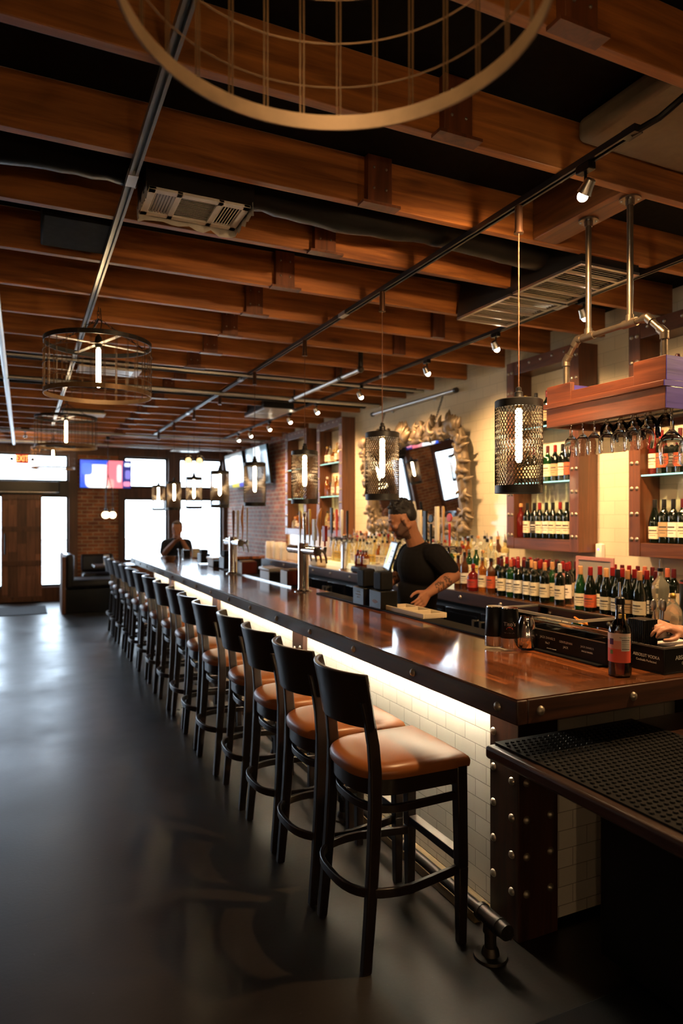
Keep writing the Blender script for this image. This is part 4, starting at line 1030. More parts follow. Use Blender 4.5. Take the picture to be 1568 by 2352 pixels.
# wine in the two near cabinets
Zs = (1.4805, 1.9555, 2.4205)
y0, y1 = CABS[1]
row([(yx(1197,3.97),'spirit','red',None,'tan',1.0)]+[(yx(u,3.97),'bordeaux',g,l,c) for u,l,c,g in [(1211,'cream','black','dark'),(1226,'black','black','dark'),(1240,'cream','red','dark'),(1255,'white','black','dark'),(1270,'cream','black','dark'),(1287,'cream','red','dark'),(1301,'cream','black','dark')]], 3.97, Zs[0], 'wine in the cabinet behind the nearest pendant', 'wine cabinet bottom shelf')
row([(yx(u,3.98),'bordeaux','green' if i == 4 else 'dark',l,c) for i,(u,l,c) in enumerate([(1194,'tan','red'),(1210,'cream','black'),(1226,'cream','wine'),(1241,'cream','black'),(1257,'cream','wine'),(1274,'tan','red'),(1291,'cream','black'),(1306,'orange','wine')])], 3.98, Zs[1], 'wine in the cabinet behind the nearest pendant', 'wine cabinet middle shelf')
row([(y0+.17+.135*i,'bordeaux','dark',l,c) for i,(l,c) in enumerate([('cream','black'),('white','wine'),('tan','red'),('cream','black'),('cream','gold')])], 3.98, Zs[2], 'wine in the cabinet behind the nearest pendant', 'wine cabinet top shelf')
row([(yx(u,3.97),'bordeaux' if i else 'burgundy','dark' ,l,c) for i,(u,l,c) in enumerate([(1502,'cream','black'),(1524,'tan','black'),(1546,'white','black'),(1567,'cream','wine'),(1590,'cream','red')])], 3.97, Zs[0], 'wine in the right cabinet', 'right cabinet bottom shelf')
row([(yx(u,3.98),'bordeaux','red' if i == 0 else 'dark',l,c) for i,(u,l,c) in enumerate([(1500,'cream','red'),(1520,'orange','red'),(1541,'black','white'),(1562,'orange','wine'),(1585,'cream','black')])], 3.98, Zs[1], 'wine in the right cabinet', 'right cabinet middle shelf')
row([(yx(u,3.98),'spirit' if i else 'tall',g,l,c) for i,(u,g,l,c) in enumerate([(1556,'clear','white','wine'),(1530,'brown','tan','black'),(1588,'amber','tan','black')])], 3.98, Zs[2], 'wine in the right cabinet', 'right cabinet top shelf')
# far cabinets: spirits
for ci, nm in ((2, 'spirits cabinet beyond the mirror'), (3, 'spirits cabinet by the brick')):
    y0, y1 = CABS[ci]
    for si, z in enumerate(Zs):
        it = []
        y = y0+.16
        while y < y1-.14:
            sh = rnd.choice(['spirit','tall','squat','spirit']); it.append((y, sh, rnd.choice(['pale','amber','clear','pale','brown','amber']), rnd.choice(['cream','white',None,'tan']), rnd.choice(['tan','black','gold','white']), .8 if si == 0 else .86)); y += .105
        row(it, 3.99, z, nm, '%s shelf, %s' % (('bottom', 'middle', 'top')[si], 'mirror-side cabinet' if ci == 2 else 'brick-side cabinet'))
# liquor display under the mirror: a row on the counter and three steps
it = [(yx(u,3.53),sh,g,l,c,1.0,p) for u,sh,g,l,c,p in [(1052,'spirit','brown','tan','black',0),(1068,'tall','brown','white','black',0),(1086,'squat','red','red','red',0),(1107,'spirit','amber','cream','steel',1),(1126,'spirit','brown','orange','black',0)]]
row(it, 3.53, CT, 'spirits on the back counter', 'counter spirits beside wine', 'left')
for si, (X_, z, y0, y1) in enumerate(((3.705, CT+.065, 4.98, 8.2), (3.835, CT+.13, 4.98, 8.2), (3.97, CT+.195, 5.0, 8.2))):
    it = []; y = y0
    while y < y1:
        near = y < 5.5
        g = rnd.choice(['clear','pale','clear','amber','brown','clear','pale','green'] if near else ['clear','pale','pale','clear','amber','clear'])
        it.append((y, rnd.choice(['spirit','tall','spirit','tall']), g, rnd.choice(['cream','white',None,'yellow','white']), rnd.choice(['black','white','steel','red','black','tan']), .80 if si == 2 else .94, rnd.random() < .5)); y += rnd.uniform(.088, .106)
    row(it, X_, z, 'spirits on the lit riser', 'riser %s step' % ('lower', 'middle', 'upper')[si])

# ------------------------------------------------------------------ ornate mirror
# built flat (x = along the wall, z = up, y = out of the wall), then hung with a forward lean
mw, mh = 2.24, 1.16
mir = thing('ornate_mirror', 'large carved silver-gilt mirror hanging on chains on the tiled wall', 'mirror', (WX-.045, 6.60, 1.48))
mir.rotation_euler = (math.radians(6.5), 0, -PI/2)   # local +y away from wall's face (towards -x), local x along +... 
def lp(a, b, c): return (a, b, c)
gl = MB().box(-mw/2+.18, mw/2-.18, -.03, -.022, .17, mh-.13).build('mirror_glass', MIRROR, mir, world=False)
fm = MB(); rr = random.Random(11)
def rect_path(hw, h0, h1, rad, m=160):
    pts = []
    cs_ = [(hw-rad, h0+rad, -PI/2), (hw-rad, h1-rad, 0), (-hw+rad, h1-rad, PI/2), (-hw+rad, h0+rad, PI)]
    for (x, z, a0) in cs_:
        for i in range(13): a = a0+PI/2*i/12; pts.append((x+rad*math.cos(a), z+rad*math.sin(a)))
    out = []; L = len(pts)
    for i in range(L):
        a, b = Vector(pts[i]), Vector(pts[(i+1) % L]); k = max(1, int((b-a).length/.05))
        for j in range(k): out.append(a.lerp(b, j/k))
    return out
P = rect_path(mw/2-.12, .10, mh-.08, .14)
for off, r0, y in ((0,.062,-.045),(.055,.035,-.05),(-.05,.04,-.05)):
    Q = []; R = []
    for i, p in enumerate(P):
        a, b = P[i-1], P[(i+1) % len(P)]; t_ = (b-a).normalized(); nn = Vector((t_.y, -t_.x)); q = p+nn*off
        w_ = noise.noise(Vector((i*.33, off*9, 0)))
        Q.append((q.x+nn.x*.015*w_, y, q.y+nn.y*.015*w_)); R.append(r0*(1+.3*noise.noise(Vector((i*.5, 3+off*20, 1)))))
    fm.tube(Q, R, 9, closed=True)
def scroll(c, ang, size, flip, y=-.075, r=.026):
    pts = []; R = []
    for i in range(20):
        t_ = i/19; th = flip*(t_*4.6); rad = size*(1-.78*t_)
        x = rad*math.cos(th)-size; z = rad*math.sin(th)
        pts.append((c[0]+x*math.cos(ang)-z*math.sin(ang), y-.02*math.sin(t_*PI), c[1]+x*math.sin(ang)+z*math.cos(ang))); R.append(r*(.35+.9*math.sin(PI*min(1, .15+t_*.95))))
    fm.tube(pts, R, 7)
def leaf(c, ang, L, wd, y=-.07):
    pts = []; R = []
    for i in range(9):
        t_ = i/8; pts.append((c[0]+math.cos(ang)*L*t_-math.sin(ang)*.25*L*t_*t_, y-.03*math.sin(t_*PI*.9)+.01*t_, c[1]+math.sin(ang)*L*t_+math.cos(ang)*.25*L*t_*t_)); R.append(wd*math.sin(PI*(.12+.85*t_)))
    fm.tube(pts, R, 7)
for i in range(0, len(P), 2):
    p = P[i]; a, b = P[i-1], P[(i+1) % len(P)]; t_ = (b-a).normalized(); nn = Vector((t_.y, -t_.x)); an = math.atan2(nn.y, nn.x)
    scroll((p.x+nn.x*rr.uniform(.05,.10), p.y+nn.y*rr.uniform(.05,.10)), an+rr.uniform(-.7,.7), rr.uniform(.045,.085), rr.choice((-1,1)), r=rr.uniform(.016,.026))
    leaf((p.x+nn.x*.03, p.y+nn.y*.03), an+rr.uniform(-1.1,1.1), rr.uniform(.10,.17), rr.uniform(.018,.03))
    if i % 4 == 0: leaf((p.x-nn.x*.03, p.y-nn.y*.03), an+PI+rr.uniform(-1.2,1.2), rr.uniform(.06,.10), rr.uniform(.012,.02))
for s in (-1, 1):                    # corner shells and the crest
    for k in range(7): leaf((s*(mw/2-.16), mh-.1), PI/2-s*(.9-.3*k), .15, .040, -.085)
    for k in range(6): leaf((s*(mw/2-.14), .12), -PI/2+s*(.9-.32*k), .13, .036, -.085)
    scroll((s*.62, mh+.07), PI/2, .11, s, r=.034); scroll((s*.34, mh+.05), PI/2, .09, -s, r=.03)
for k in range(11): leaf((0, mh-.12), PI/2+(-1.25+.25*k), .23-.04*abs(k-5)/5, .044, -.09)
for k in range(7): leaf((0, mh-.10), PI/2+(-.9+.3*k), .18, .026, -.12)
for k in range(9): leaf((0, .14), -PI/2+(-1.2+.3*k), .13, .034, -.085)
fm.build('carved_frame', GILT, mir, world=False, ang=75)
rod = thing('hanging_rod', 'grey pipe rod on the tiled wall from which the mirror hangs', 'rod', (WX-.06, 6.8, 2.97))
MB().cyl((WX-.06, 5.88, 2.97), (WX-.06, 7.72, 2.97), .02, n=14).build('pipe', GALV, rod)
for y in (5.88, 7.72): MB().cyl((WX-.06, y-.02, 2.97), (WX-.06, y+.02, 2.97), .027, n=14).build('end_cap', DPIPE, rod)
for y in (6.35, 7.3): MB().cyl((WX-.06, y, 2.97), (WX-.0005, y, 2.97), .013, n=10).cyl((WX-.012, y, 2.97), (WX-.0005, y, 2.97), .035, n=16).build('wall_bracket', STEEL, rod)
for y in (6.12, 7.4):
    m = MB(); z = 2.955; k = 0
    while z > 2.68:
        s = Vector((1,0,0)) if k % 2 else Vector((0,1,0)); xx = WX-.06-.10*(2.955-z)/.28
        m.tube([Vector((xx,y,z-.013))+Vector((0,0,1))*.018*math.cos(q*PI/4)+s*.008*math.sin(q*PI/4) for q in range(8)], .0028, 5, closed=True); z -= .026; k += 1
    m.build('chain', DPIPE, rod)

# ------------------------------------------------------------------ glass rack
rk = thing('glass_rack', 'wooden hanging glass rack with blue glow tinted onto its end, on iron pipes', 'glass rack', (2.45, 2.2, 2.08))
gx0, gx1, gy0, gy1 = 2.25, 2.72, 1.863, 2.525
m = MB(); m.box(gx0, gx0+.03, gy0+.0005, gy1, 2.082, 2.168).box(gx1-.03, gx1, gy0+.0005, gy1, 2.082, 2.168).box(gx0+.03, gx1-.03, gy1-.03, gy1, 2.082, 2.168)
m.build('lower_fascia', RACKW, rk, bev=.002)
MB().box(gx0+.03, gx1-.03, gy0+.02, gy1-.03, 2.15, 2.168).build('deck', RACKW, rk)
m = MB(); m.box(gx0-.012, gx0+.03, gy0-.001, gy1+.012, 2.168, 2.192).box(gx1-.03, gx1+.012, gy0-.001, gy1+.012, 2.168, 2.192).box(gx0+.03, gx1-.03, gy1-.03, gy1+.012, 2.168, 2.192)
m.build('moulding', RACKW, rk, bev=.003)
m = MB(); m.box(gx0+.002, gx0+.025, gy0, gy0+.155, 2.192, 2.29).box(gx0+.002, gx0+.025, gy1-.155, gy1, 2.192, 2.275).box(gx0+.004, gx0+.024, gy0+.155, gy1-.155, 2.192, 2.235)
m.box(gx1-.025, gx1-.002, gy0, gy1, 2.192, 2.235).box(gx0+.025, gx1-.025, gy1-.025, gy1-.001, 2.192, 2.235)
m.build('gallery_rail', RACKW, rk, bev=.002)
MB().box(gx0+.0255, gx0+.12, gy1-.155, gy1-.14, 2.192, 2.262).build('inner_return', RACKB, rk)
MB().box(gx0+.001, gx1-.001, gy0-.004, gy0+.0004, 2.084, 2.166).box(gx0-.011, gx1+.011, gy0-.006, gy0-.0012, 2.169, 2.191).box(gx0+.003, gx1-.003, gy0-.004, gy0-.0002, 2.193, 2.288).build('blue_glow_end', RACKB, rk)  # end faces carry the blue glow as colour
RX = [gx0+.085+.097*i for i in range(4)]
for i in range(5):
    x = gx0+.036+.097*i
    MB().box(x-.022, x+.022, gy0+.03, gy1-.035, 2.112, 2.115).box(x-.003, x+.003, gy0+.03, gy1-.035, 2.115, 2.15).build('hanger_rail', STEEL, rk)
PX = 2.38
def rp(name, pts, r=.0135, mat=PIPE, n=14): return MB().tube(pts, r, n).build(name, mat, rk)
for y in (2.15, 2.39):
    rp('drop_pipe', [(PX, y, ZB-.006), (PX, y, 2.5)])
    MB().lathe([(.018,-.03),(.02,-.008),(.045,-.007),(.045,0),(0,0)], 24, (PX, y, ZB-.0005)).build('flange', PIPE, rk)
    for q in range(4): a = PI/4+q*PI/2; MB().sph((PX+.033*math.cos(a), y+.033*math.sin(a), ZB-.009), .005, 8, 5).build('screw', STEEL, rk)
    MB().cyl((PX, y-.035, 2.5), (PX, y+.035, 2.5), .019, n=16).cyl((PX, y, 2.5), (PX, y, 2.535), .019, n=16).build('tee_fitting', PIPE, rk)
rp('cross_pipe', [(PX, 2.06, 2.5), (PX, 2.46, 2.5)])
for s, y0, y1 in ((-1, 2.06, 1.975), (1, 2.46, 2.535)):
    rp('angled_pipe', [(PX, y0, 2.5), (PX, y1, 2.415)]); rp('leg_pipe', [(PX, y1, 2.415), (PX, y1, 2.1685)])
    MB().cyl((PX, y0-s*.025, 2.5), (PX, y0, 2.5), .019, n=16).sph((PX, y0, 2.5), .0195, 14, 10).cyl((PX, y0, 2.5), (PX, y0+(y1-y0)*.28, 2.5-.085*.28), .019, n=16).build('elbow', PIPE, rk)
    MB().cyl((PX, y1-(y1-y0)*.28, 2.415+.085*.28), (PX, y1, 2.415), .019, n=16).sph((PX, y1, 2.415), .0195, 14, 10).cyl((PX, y1, 2.415), (PX, y1, 2.39), .019, n=16).build('elbow', PIPE, rk)
def glass_proto(s, label):
    t = thing('wine_glass', label, 'wine glass', (0,0,0), group='stemware hanging in the rack')
    # upside down: foot at z = 0, rim below
    o = [(.0,.0),(.032,.0),(.0325,-.002),(.012,-.006),(.0045,-.014),(.0035,-.05),(.0045,-.072),(.014,-.082),(.028,-.098),(.035,-.122),(.034,-.15),(.030,-.174)]
    i_ = [(.0288,-.174),(.0328,-.15),(.0338,-.122),(.0268,-.1),(.012,-.086),(.0,-.083)]
    MB().lathe([(r*s, z*s) for r, z in o+i_], 24, cap=False).build('bowl_and_stem', CLEAR, t, ang=60)
    return t
g0 = glass_proto(1.0, 'x')
def short_glass():
    t = thing('stem_glass', 'x', 'wine glass', (0,0,0), group='stemware hanging in the rack')
    MB().lathe([(.0,.0),(.030,.0),(.0305,-.002),(.010,-.005),(.004,-.012),(.0045,-.022),(.016,-.03),(.029,-.045),(.034,-.07),(.032,-.105),(.031,-.105),(.0328,-.07),(.0278,-.046),(.014,-.033),(.0,-.031)], 24, cap=False).build('bowl_and_stem', pane('thin_glass', (.97,.97,.95), .35), t, ang=60); return t
g1 = short_glass(); g2 = glass_proto(1.42, 'x')
k0 = k1 = True
for ri, x in enumerate(RX[:3]):
    ys = [gy1-.075-.070*i for i in range(7)] if ri == 0 else [gy1-.20-.078*i for i in range(5 if ri == 1 else 4)]
    for i, y in enumerate(ys):
        big = ri > 0
        if big: o = g1 if k1 else copy_tree(g1); k1 = False
        else: o = g0 if k0 else copy_tree(g0); k0 = False
        o.location = (x, y, 2.1185)
        o['label'] = '%s glass hanging upside down, %s from the left in the rack %s row' % ('short stemmed' if big else 'long stemmed wine', ORD[i+1], ('front', 'second', 'third', 'back')[ri])

for i, (x, y) in enumerate(((gx0+.11, 1.925), (gx0+.235, 1.93))):
    o = g2 if i == 0 else copy_tree(g2); o.location = (x, y, 2.1185); o['label'] = 'big red wine glass hanging at the blue end of the rack, %s one' % ('left', 'right')[i]

# ------------------------------------------------------------------ televisions
def tv(label, w, h, mat, c, facing, tilt):
    t = thing('television', label, 'television', c); t.rotation_euler = (tilt, 0, facing)
    MB().box(-w/2, w/2, -.0, .045, -h/2, h/2).build('housing', BLACKP, t, world=False, bev=.006)
    MB().box(-w/2+.012, w/2-.012, -.004, -.0005, -h/2+.014, h/2-.012).build('screen', mat, t, world=False)
    MB().box(-.15, .15, .045, .10, -.12, .12).build('wall_bracket', BLACKM, t, world=False)
    return t
s1 = screen('tv_picture_front', (.03,.09,.62), [(-.13,-.05,.26,.24,(1,1,1)),(-.36,.10,.10,.12,(.05,.16,.85)),(.20,.0,.19,.30,(.85,.18,.22)),(.10,-.2,.06,.1,(.8,.3,.3)),(.26,.02,.05,.18,(1,.6,.6)),(.41,.0,.09,.34,(.03,.03,.16)),(.42,.20,.06,.04,(.7,.8,1)),(.43,.0,.055,.09,(.2,.18,.55)),(.41,-.19,.07,.05,(.75,.25,.4))], 1.7)
tv('wall television with blue white and pink picture above the brick pillar', 1.0, .58, s1, ((X(180)+X(300))/2, FY-.16, 2.53), 0, .06)
s2 = screen('tv_screen_near', (.10,.16,.20), [(.05,.08,.21,.30,(.9,.98,1)),(-.35,.05,.2,.3,(.35,.42,.45)),(.38,-.05,.18,.26,(.03,.045,.05)),(.25,-.22,.1,.06,(.6,.7,.72))], 1.3)  # pale and dark blobs on a blue-grey base
s3 = screen('tv_screen_far', (.30,.34,.36), [(.1,.03,.40,.26,(1,1,1)),(-.45,.05,.12,.25,(.28,.3,.3)),(.0,-.29,.3,.05,(.75,.65,.12)),(.35,-.3,.15,.04,(.12,.12,.6))], 1.3)  # white, grey, yellow and blue blobs on a grey base
tv('wall television on the brick side wall next to the spirits cabinet', 1.22, .70, s2, (WX-.22, 11.95, 2.60), PI*1.5, .13)
tv('wall television on the brick side wall, nearer the windows', 1.22, .70, s3, (WX-.22, 13.42, 2.60), PI*1.5, .13)
tv('wall television on the brick pier left of the entrance door, seen in the mirror', 1.0, .58, s1, (-1.30, FY-.16, 2.53), 0, .06)
# ================================================================== THINGS ON THE BARS
# rubber strip along the working edge
tag(MB().box(2.045, 2.17, 2.0, 4.85, BZ+.0004, BZ+.010).build('bar_mat', RUBBER, bev=.003), 'long black rubber bar mat at the near end of the bar top', 'mat')
tag(MB().box(2.045, 2.17, 5.3, 7.15, BZ+.0004, BZ+.010).build('bar_mat', RUBBER, bev=.003), 'black rubber bar mat between the two chrome tap towers', 'mat')
tag(MB().box(2.03, 2.044, 5.35, 7.1, BZ+.0004, BZ+.013).build('steel_rail', STEEL), 'thin steel rail along the bar mat between the tap towers', 'rail')
ZM = BZ+.0105
# tap towers
HC = {'wood': plain('tap_tan', (.45,.26,.10), .4), 'orange': plain('tap_orange', (.60,.24,.06), .4), 'yellow': plain('tap_ochre', (.55,.36,.08), .4), 'black': BLACKP, 'white': WHITE, 'red': plain('tap_red', (.45,.04,.03), .4), 'chrome': CHROME, 'brown': plain('tap_brown', (.16,.06,.03), .4), 'cream': CREAM}
def tap_handle(parent, p, kind, col, h):
    x, y, z = p; m = MB()
    if kind == 'paddle': m.lathe([(.007,0),(.009,.02),(.012,.05),(.02,h*.75),(.022,h*.9),(.017,h),(0,h)], 12, p); m.v = [(x+(a-x)*.45, b, c) for a,b,c in m.v]
    elif kind == 'round': m.lathe([(.008,0),(.011,.05),(.015,h*.6),(.017,h*.95),(.010,h),(0,h)], 14, p)
    elif kind == 'fish':
        m.tube([(x,y,z),(x,y-.01,z+h*.3),(x,y+.03,z+h*.55),(x,y+.005,z+h*.8),(x,y-.035,z+h*.98)], [.009,.02,.033,.026,.008], 10); m.v = [(x+(a-x)*.5, b, c) for a,b,c in m.v]
    elif kind == 'disc':
        m.cyl((x,y,z),(x,y,z+h*.6),.009,.013,12); m.lathe([(0,-.008),(.038,-.007),(.04,0),(.038,.007),(0,.008)], 20, (x,y,z+h*.75), axis='x')
    elif kind == 'block': m.box(x-.012,x+.012,y-.026,y+.026,z+.04,z+h).cyl(p,(x,y,z+.05),.008,n=10)
    return m.build('tap_handle', HC[col], parent, bev=.003)
def tower(label, x, y, z, h, half, handles, r=.042, side=1):
    t = thing('beer_tap_tower', label, 'beer tap tower', (x, y, z), group='chrome beer tap towers')
    MB().lathe([(r*1.7,0),(r*1.7,.006),(r*1.1,.016),(r,.03),(r,h-.02),(r*.96,h),(0,h)], 30, (x,y,z)).build('column', CHROME, t)
    MB().cyl((x, y-half, z+h-.055), (x, y+half, z+h-.055), .033, n=26).build('cross_tube', CHROME, t)
    for s in (-1, 1): MB().cyl((x, y+s*half, z+h-.055), (x, y+s*(half+.012), z+h-.055), .036, .030, 26).build('end_cap', CHROME, t)
    m_ = len(handles)
    for i, (kind, col, hh) in enumerate(handles):
        yy = y+half*.88*(-1+2*i/(m_-1)); fx = x+.075*side
        f = MB().cyl((x, yy, z+h-.055), (fx, yy, z+h-.055), .012, n=12).cyl((fx-.004*side, yy, z+h-.075), (fx+.004*side, yy, z+h-.025), .014, n=12).tube([(fx, yy, z+h-.07), (fx+.01*side, yy, z+h-.11), (fx+.016*side, yy, z+h-.15)], [.011,.009,.007], 10).build('faucet', CHROME, t)
        tap_handle(t, (fx, yy, z+h-.02), kind, col, hh)
    return t
tower('nearer chrome beer tap tower standing on the long bar', 2.02, 5.05, BZ, .385, .29, [('block','red',.16),('fish','orange',.30),('block','white',.21),('paddle','yellow',.29),('round','chrome',.27),('paddle','wood',.28)])
tower('farther chrome beer tap tower standing on the long bar', 1.99, 6.95, BZ, .385, .28, [('paddle','wood',.32),('fish','orange',.36),('round','white',.30),('round','brown',.30)])
y3 = yx(790, 3.55)
tower('chrome tap tower on the back counter left of the mirror, with a tall black handle', 3.56, y3, CT, .42, .26, [('round','black',.32),('round','white',.33),('round','red',.34),('block','black',.36)], side=-1)
y4 = yx(1012, 3.55)
tower('chrome tap tower on the back counter behind the bartender', 3.55, y4, CT, .40, .29, [('disc','red',.34),('paddle','wood',.36),('block','cream',.36),('disc','black',.33),('block','black',.32),('block','cream',.33)], side=-1)

# cocktail shakers
def shaker(label, p, txt=None):
    t = thing('cocktail_shaker', label, 'cocktail shaker', p)
    MB().lathe([(.0,.002),(.043,0),(.0435,.004),(.0425,.045)], 30, p).build('steel_base', CHROME, t)
    MB().lathe([(.0425,.0451),(.0432,.047),(.037,.172),(.034,.176),(0,.176)], 30, p).build('black_sleeve', BLACKP, t)
    MB().lathe([(.0,.1765),(.033,.1765),(.0355,.174),(.0345,.178),(0,.179)], 30, p).build('steel_top_rim', CHROME, t)
    return t
def cyl_text(s, size, mat, parent, c, r, ang, z, sx=1.0):
    """letters bent around a vertical cylinder of radius r centred on c"""
    o = text_part('printed_text', s, size, mat, None, (0,0,0), (0,0,0), .0)
    for v in o.data.vertices:
        a = ang+v.co.x*sx/r; rr = r+.0007
        v.co = Vector((rr*math.cos(a), rr*math.sin(a), v.co.y+z))
    o.parent = parent; o.scale = (1,1,1); return o
VA = math.atan2(-2.5, -2.0)
p = atz(1135, 1482, ZM); shaker('black sleeved cocktail shaker without print, left of the pair', (p.x, p.y, ZM))
p = atz(1170, 1487, ZM); t = shaker('black sleeved cocktail shaker with small red and white print', (p.x, p.y, ZM))
cyl_text("Tito's", .024, PRINTW, t, p, .0405, VA, .108); cyl_text('Handmade', .011, PRINTW, t, p, .0412, VA, .068)
m = MB(); vs = []; fs = []
for i in range(13):
    a = VA+.36*math.cos(2*PI*i/12)*1.0; z = .087+.010*math.sin(2*PI*i/12); vs.append((.0412*math.cos(a), .0412*math.sin(a), z))
m._add(vs[:12], [tuple(range(12))]); m.build('red_emblem', REDP, t, world=False)
p = atz(1209, 1486, ZM); t = thing('shaker_tin', 'plain polished steel shaker tin beside the black sleeved shakers', 'cocktail shaker', (p.x, p.y, ZM))
MB().lathe([(.0,.002),(.034,0),(.043,.02),(.045,.05),(.034,.115),(.027,.135),(.028,.138),(.025,.136),(.031,.112),(.041,.05),(.0,.006)], 30, (p.x, p.y, ZM)).build('tin', CHROME, t)
# garnish tray
gt = thing('garnish_tray', 'long black garnish tray with clear lid and white printing', 'garnish tray', (2.13, 2.235, ZM))
a0, a1, b0, b1 = 2.065, 2.215, 1.985, 2.485
m = MB().box(a0, a1, b0, b1, ZM, ZM+.006).box(a0, a0+.004, b0, b1, ZM+.006, ZM+.085).box(a1-.004, a1, b0, b1, ZM+.006, ZM+.085).box(a0+.004, a1-.004, b0, b0+.004, ZM+.006, ZM+.085).box(a0+.004, a1-.004, b1-.004, b1, ZM+.006, ZM+.085)
m.build('tray_body', BLACKP, gt)
CLP = CLEARP
MB().lathe([(.001,-.25),(.001,.25)], 4, cap=False)
lid = MB(); vs = []; fs = []
prof = [(a0-.004, ZM+.087), (a0+.01, ZM+.112), (a0+.05, ZM+.120), (a1-.02, ZM+.116), (a1+.002, ZM+.098)]
for y in (b0-.004, b1+.004):
    for x, z in prof: vs.append((x, y, z))
for q in range(4): fs.append((q, q+1, 5+q+1, 5+q))
fs += [tuple(range(5)), tuple(range(9, 4, -1))]
lid._add(vs, fs); lid.build('clear_lid', CLP, gt)
MB().box(a0-.003, a0+.0005, b0, b1, ZM+.0852, ZM+.089).build('lid_lip', plain('lid_edge', (.45,.42,.36), .2), gt)
for i in range(3): MB().box(a0+.004, a1-.004, b0+.12+.125*i, b0+.123+.125*i, ZM+.006, ZM+.08).build('divider', BLACKP, gt)
RW = (PI/2, 0, -PI/2)
for (yy, zz, s, sz) in ((2.41, .058, "JACK DANIEL'S", .0105), (2.41, .035, 'TENNESSEE HONEY', .006), (2.31, .055, "JACK DANIEL'S", .014), (2.31, .033, 'No.7', .013), (2.20, .052, 'GENTLEMAN', .013), (2.20, .032, 'JACK', .013), (2.08, .052, "JACK DANIEL'S", .0105), (2.08, .034, 'SINGLE BARREL', .009)):
    text_part('printed_text', s, sz, PRINTW, gt, (a0-2.13-.0012, yy-2.235, zz), RW, .0002)
text_part('printed_text', 'please drink responsibly', .006, PRINTW, gt, (a0-2.13-.0012, .05, .012), RW, .0002)
# citrus inside and behind
ORG = plain('orange_peel', (.72,.24,.03), .5, bump=.2, nscale=150); ORI = plain('orange_flesh', (.80,.36,.10), .4, noisy=.25, nscale=40)
def slice_(label, c, r, R):
    t = thing('orange_slice', label, 'fruit slice', c)
    m = MB().lathe([(0,-.004),(r,-.004),(r,.004),(0,.004)], 22); m.v = [tuple(R @ Vector(q)) for q in m.v]; m.build('flesh', ORI, t, world=False)
    m = MB().lathe([(r,-.0042),(r+.003,-.003),(r+.003,.003),(r,.0042)], 22, cap=False); m.v = [tuple(R @ Vector(q)) for q in m.v]; m.build('peel', ORG, t, world=False)
    return t
slice_('orange slice lying inside the clear lidded garnish tray', (2.14, 2.19, ZM+.035), .03, Matrix.Rotation(.9, 3, 'X'))
# clear ice-well bin with scoops, behind the tray
ib = thing('clear_bin', 'clear plastic bin with utensils between garnish tray and wine bottles', 'bin', (2.62, 2.75, .92))
bx0, bx1, by0, by1 = 2.42, 2.66, 2.5, 3.05
m = MB().box(bx0, bx1, by0, by1, .92, .925).box(bx0, bx0+.004, by0, by1, .925, 1.16).box(bx1-.004, bx1, by0, by1, .925, 1.16).box(bx0+.004, bx1-.004, by0, by0+.004, .925, 1.16).box(bx0+.004, bx1-.004, by1-.004, by1, .925, 1.16)
m.build('bin_body', CLEARP, ib)
m = MB().box(bx0-.012, bx0+.0, by0-.012, by1+.012, 1.152, 1.165).box(bx1, bx1+.012, by0-.012, by1+.012, 1.152, 1.165).box(bx0, bx1, by0-.012, by0, 1.152, 1.165).box(bx0, bx1, by1, by1+.012, 1.152, 1.165)
m.build('rim', plain('clear_rim', (.5,.46,.4), .12, trans=.5), ib)
tag(MB().box(2.24, 2.72, 2.36, 3.25, .60, .9195).build('ice_well', STEEL, bev=.006), 'steel ice well cabinet under the clear bin behind the bar', 'ice well')
for i, (c, R_, lab) in enumerate((((2.50, 2.56, 1.145), .5, 'orange half slice heaped highest in the clear bin'), ((2.55, 2.62, 1.12), -.4, 'orange slice lying lower in the clear bin beside the first'), ((2.50, 2.66, 1.11), .2, 'orange slice lying deepest in the clear bin'))):
    slice_(lab, c, .036, Matrix.Rotation(R_, 3, 'Y') @ Matrix.Rotation(.3, 3, 'X'))
# syrup bottle
p = atz(1423, 1552, BZ); p = Vector((p.x, p.y, BZ+.0005))
sb = thing('syrup_bottle', 'clear bottle of pink mixer with steel pourer on the bar corner', 'bottle', p)
MB().lathe([(.0,.006),(.034,.0),(.040,.006),(.041,.03),(.0405,.165),(.036,.185),(.020,.205),(.0165,.215),(.0150,.265),(.0,.265),(.0,.262),(.0125,.262),(.014,.215),(.0175,.203),(.033,.183),(.038,.163),(.0385,.03),(.036,.01),(.0,.009)], 34, p, cap=False).build('glass_body', pane('bottle_glass', (.97,.95,.93), .5), sb)
MB().lathe([(0,.0095),(.0355,.0105),(.038,.03),(.038,.052),(0,.052)], 30, p).build('pink_liquid', plain('pink_liquid', (.78,.05,.06), .05, trans=.6, ior=1.33), sb)
LPK = plain('label_pink', (.86,.34,.27), .5); LPR = plain('label_coral', (.88,.13,.08), .5)
def arc_label(parent, r, z0, z1, a0, a1, mat, name='label'):
    m = MB(); vs = []; fs = []; n_ = 16
    for i in range(n_+1):
        a = a0+(a1-a0)*i/n_; vs += [(r*math.cos(a), r*math.sin(a), z0), (r*math.cos(a), r*math.sin(a), z1)]
        if i: fs.append((2*i-2, 2*i, 2*i+1, 2*i-1))
    m._add(vs, fs); return m.build(name, mat, parent, world=False)
va = math.atan2(-p.y, -p.x)
arc_label(sb, .0416, .055, .105, va-1.5, va+1.1, LPR); arc_label(sb, .0415, .105, .135, va-1.5, va+1.1, LPK); arc_label(sb, .0416, .135, .162, va-1.5, va+1.1, plain('label_blush', (.86,.66,.58), .5))
arc_label(sb, .0420, .098, .152, va+.12, va+.92, WHITE, 'nutrition_panel')
cyl_text('Nutrition Facts', .0075, INK, sb, p, .0420, va+.52, .147)
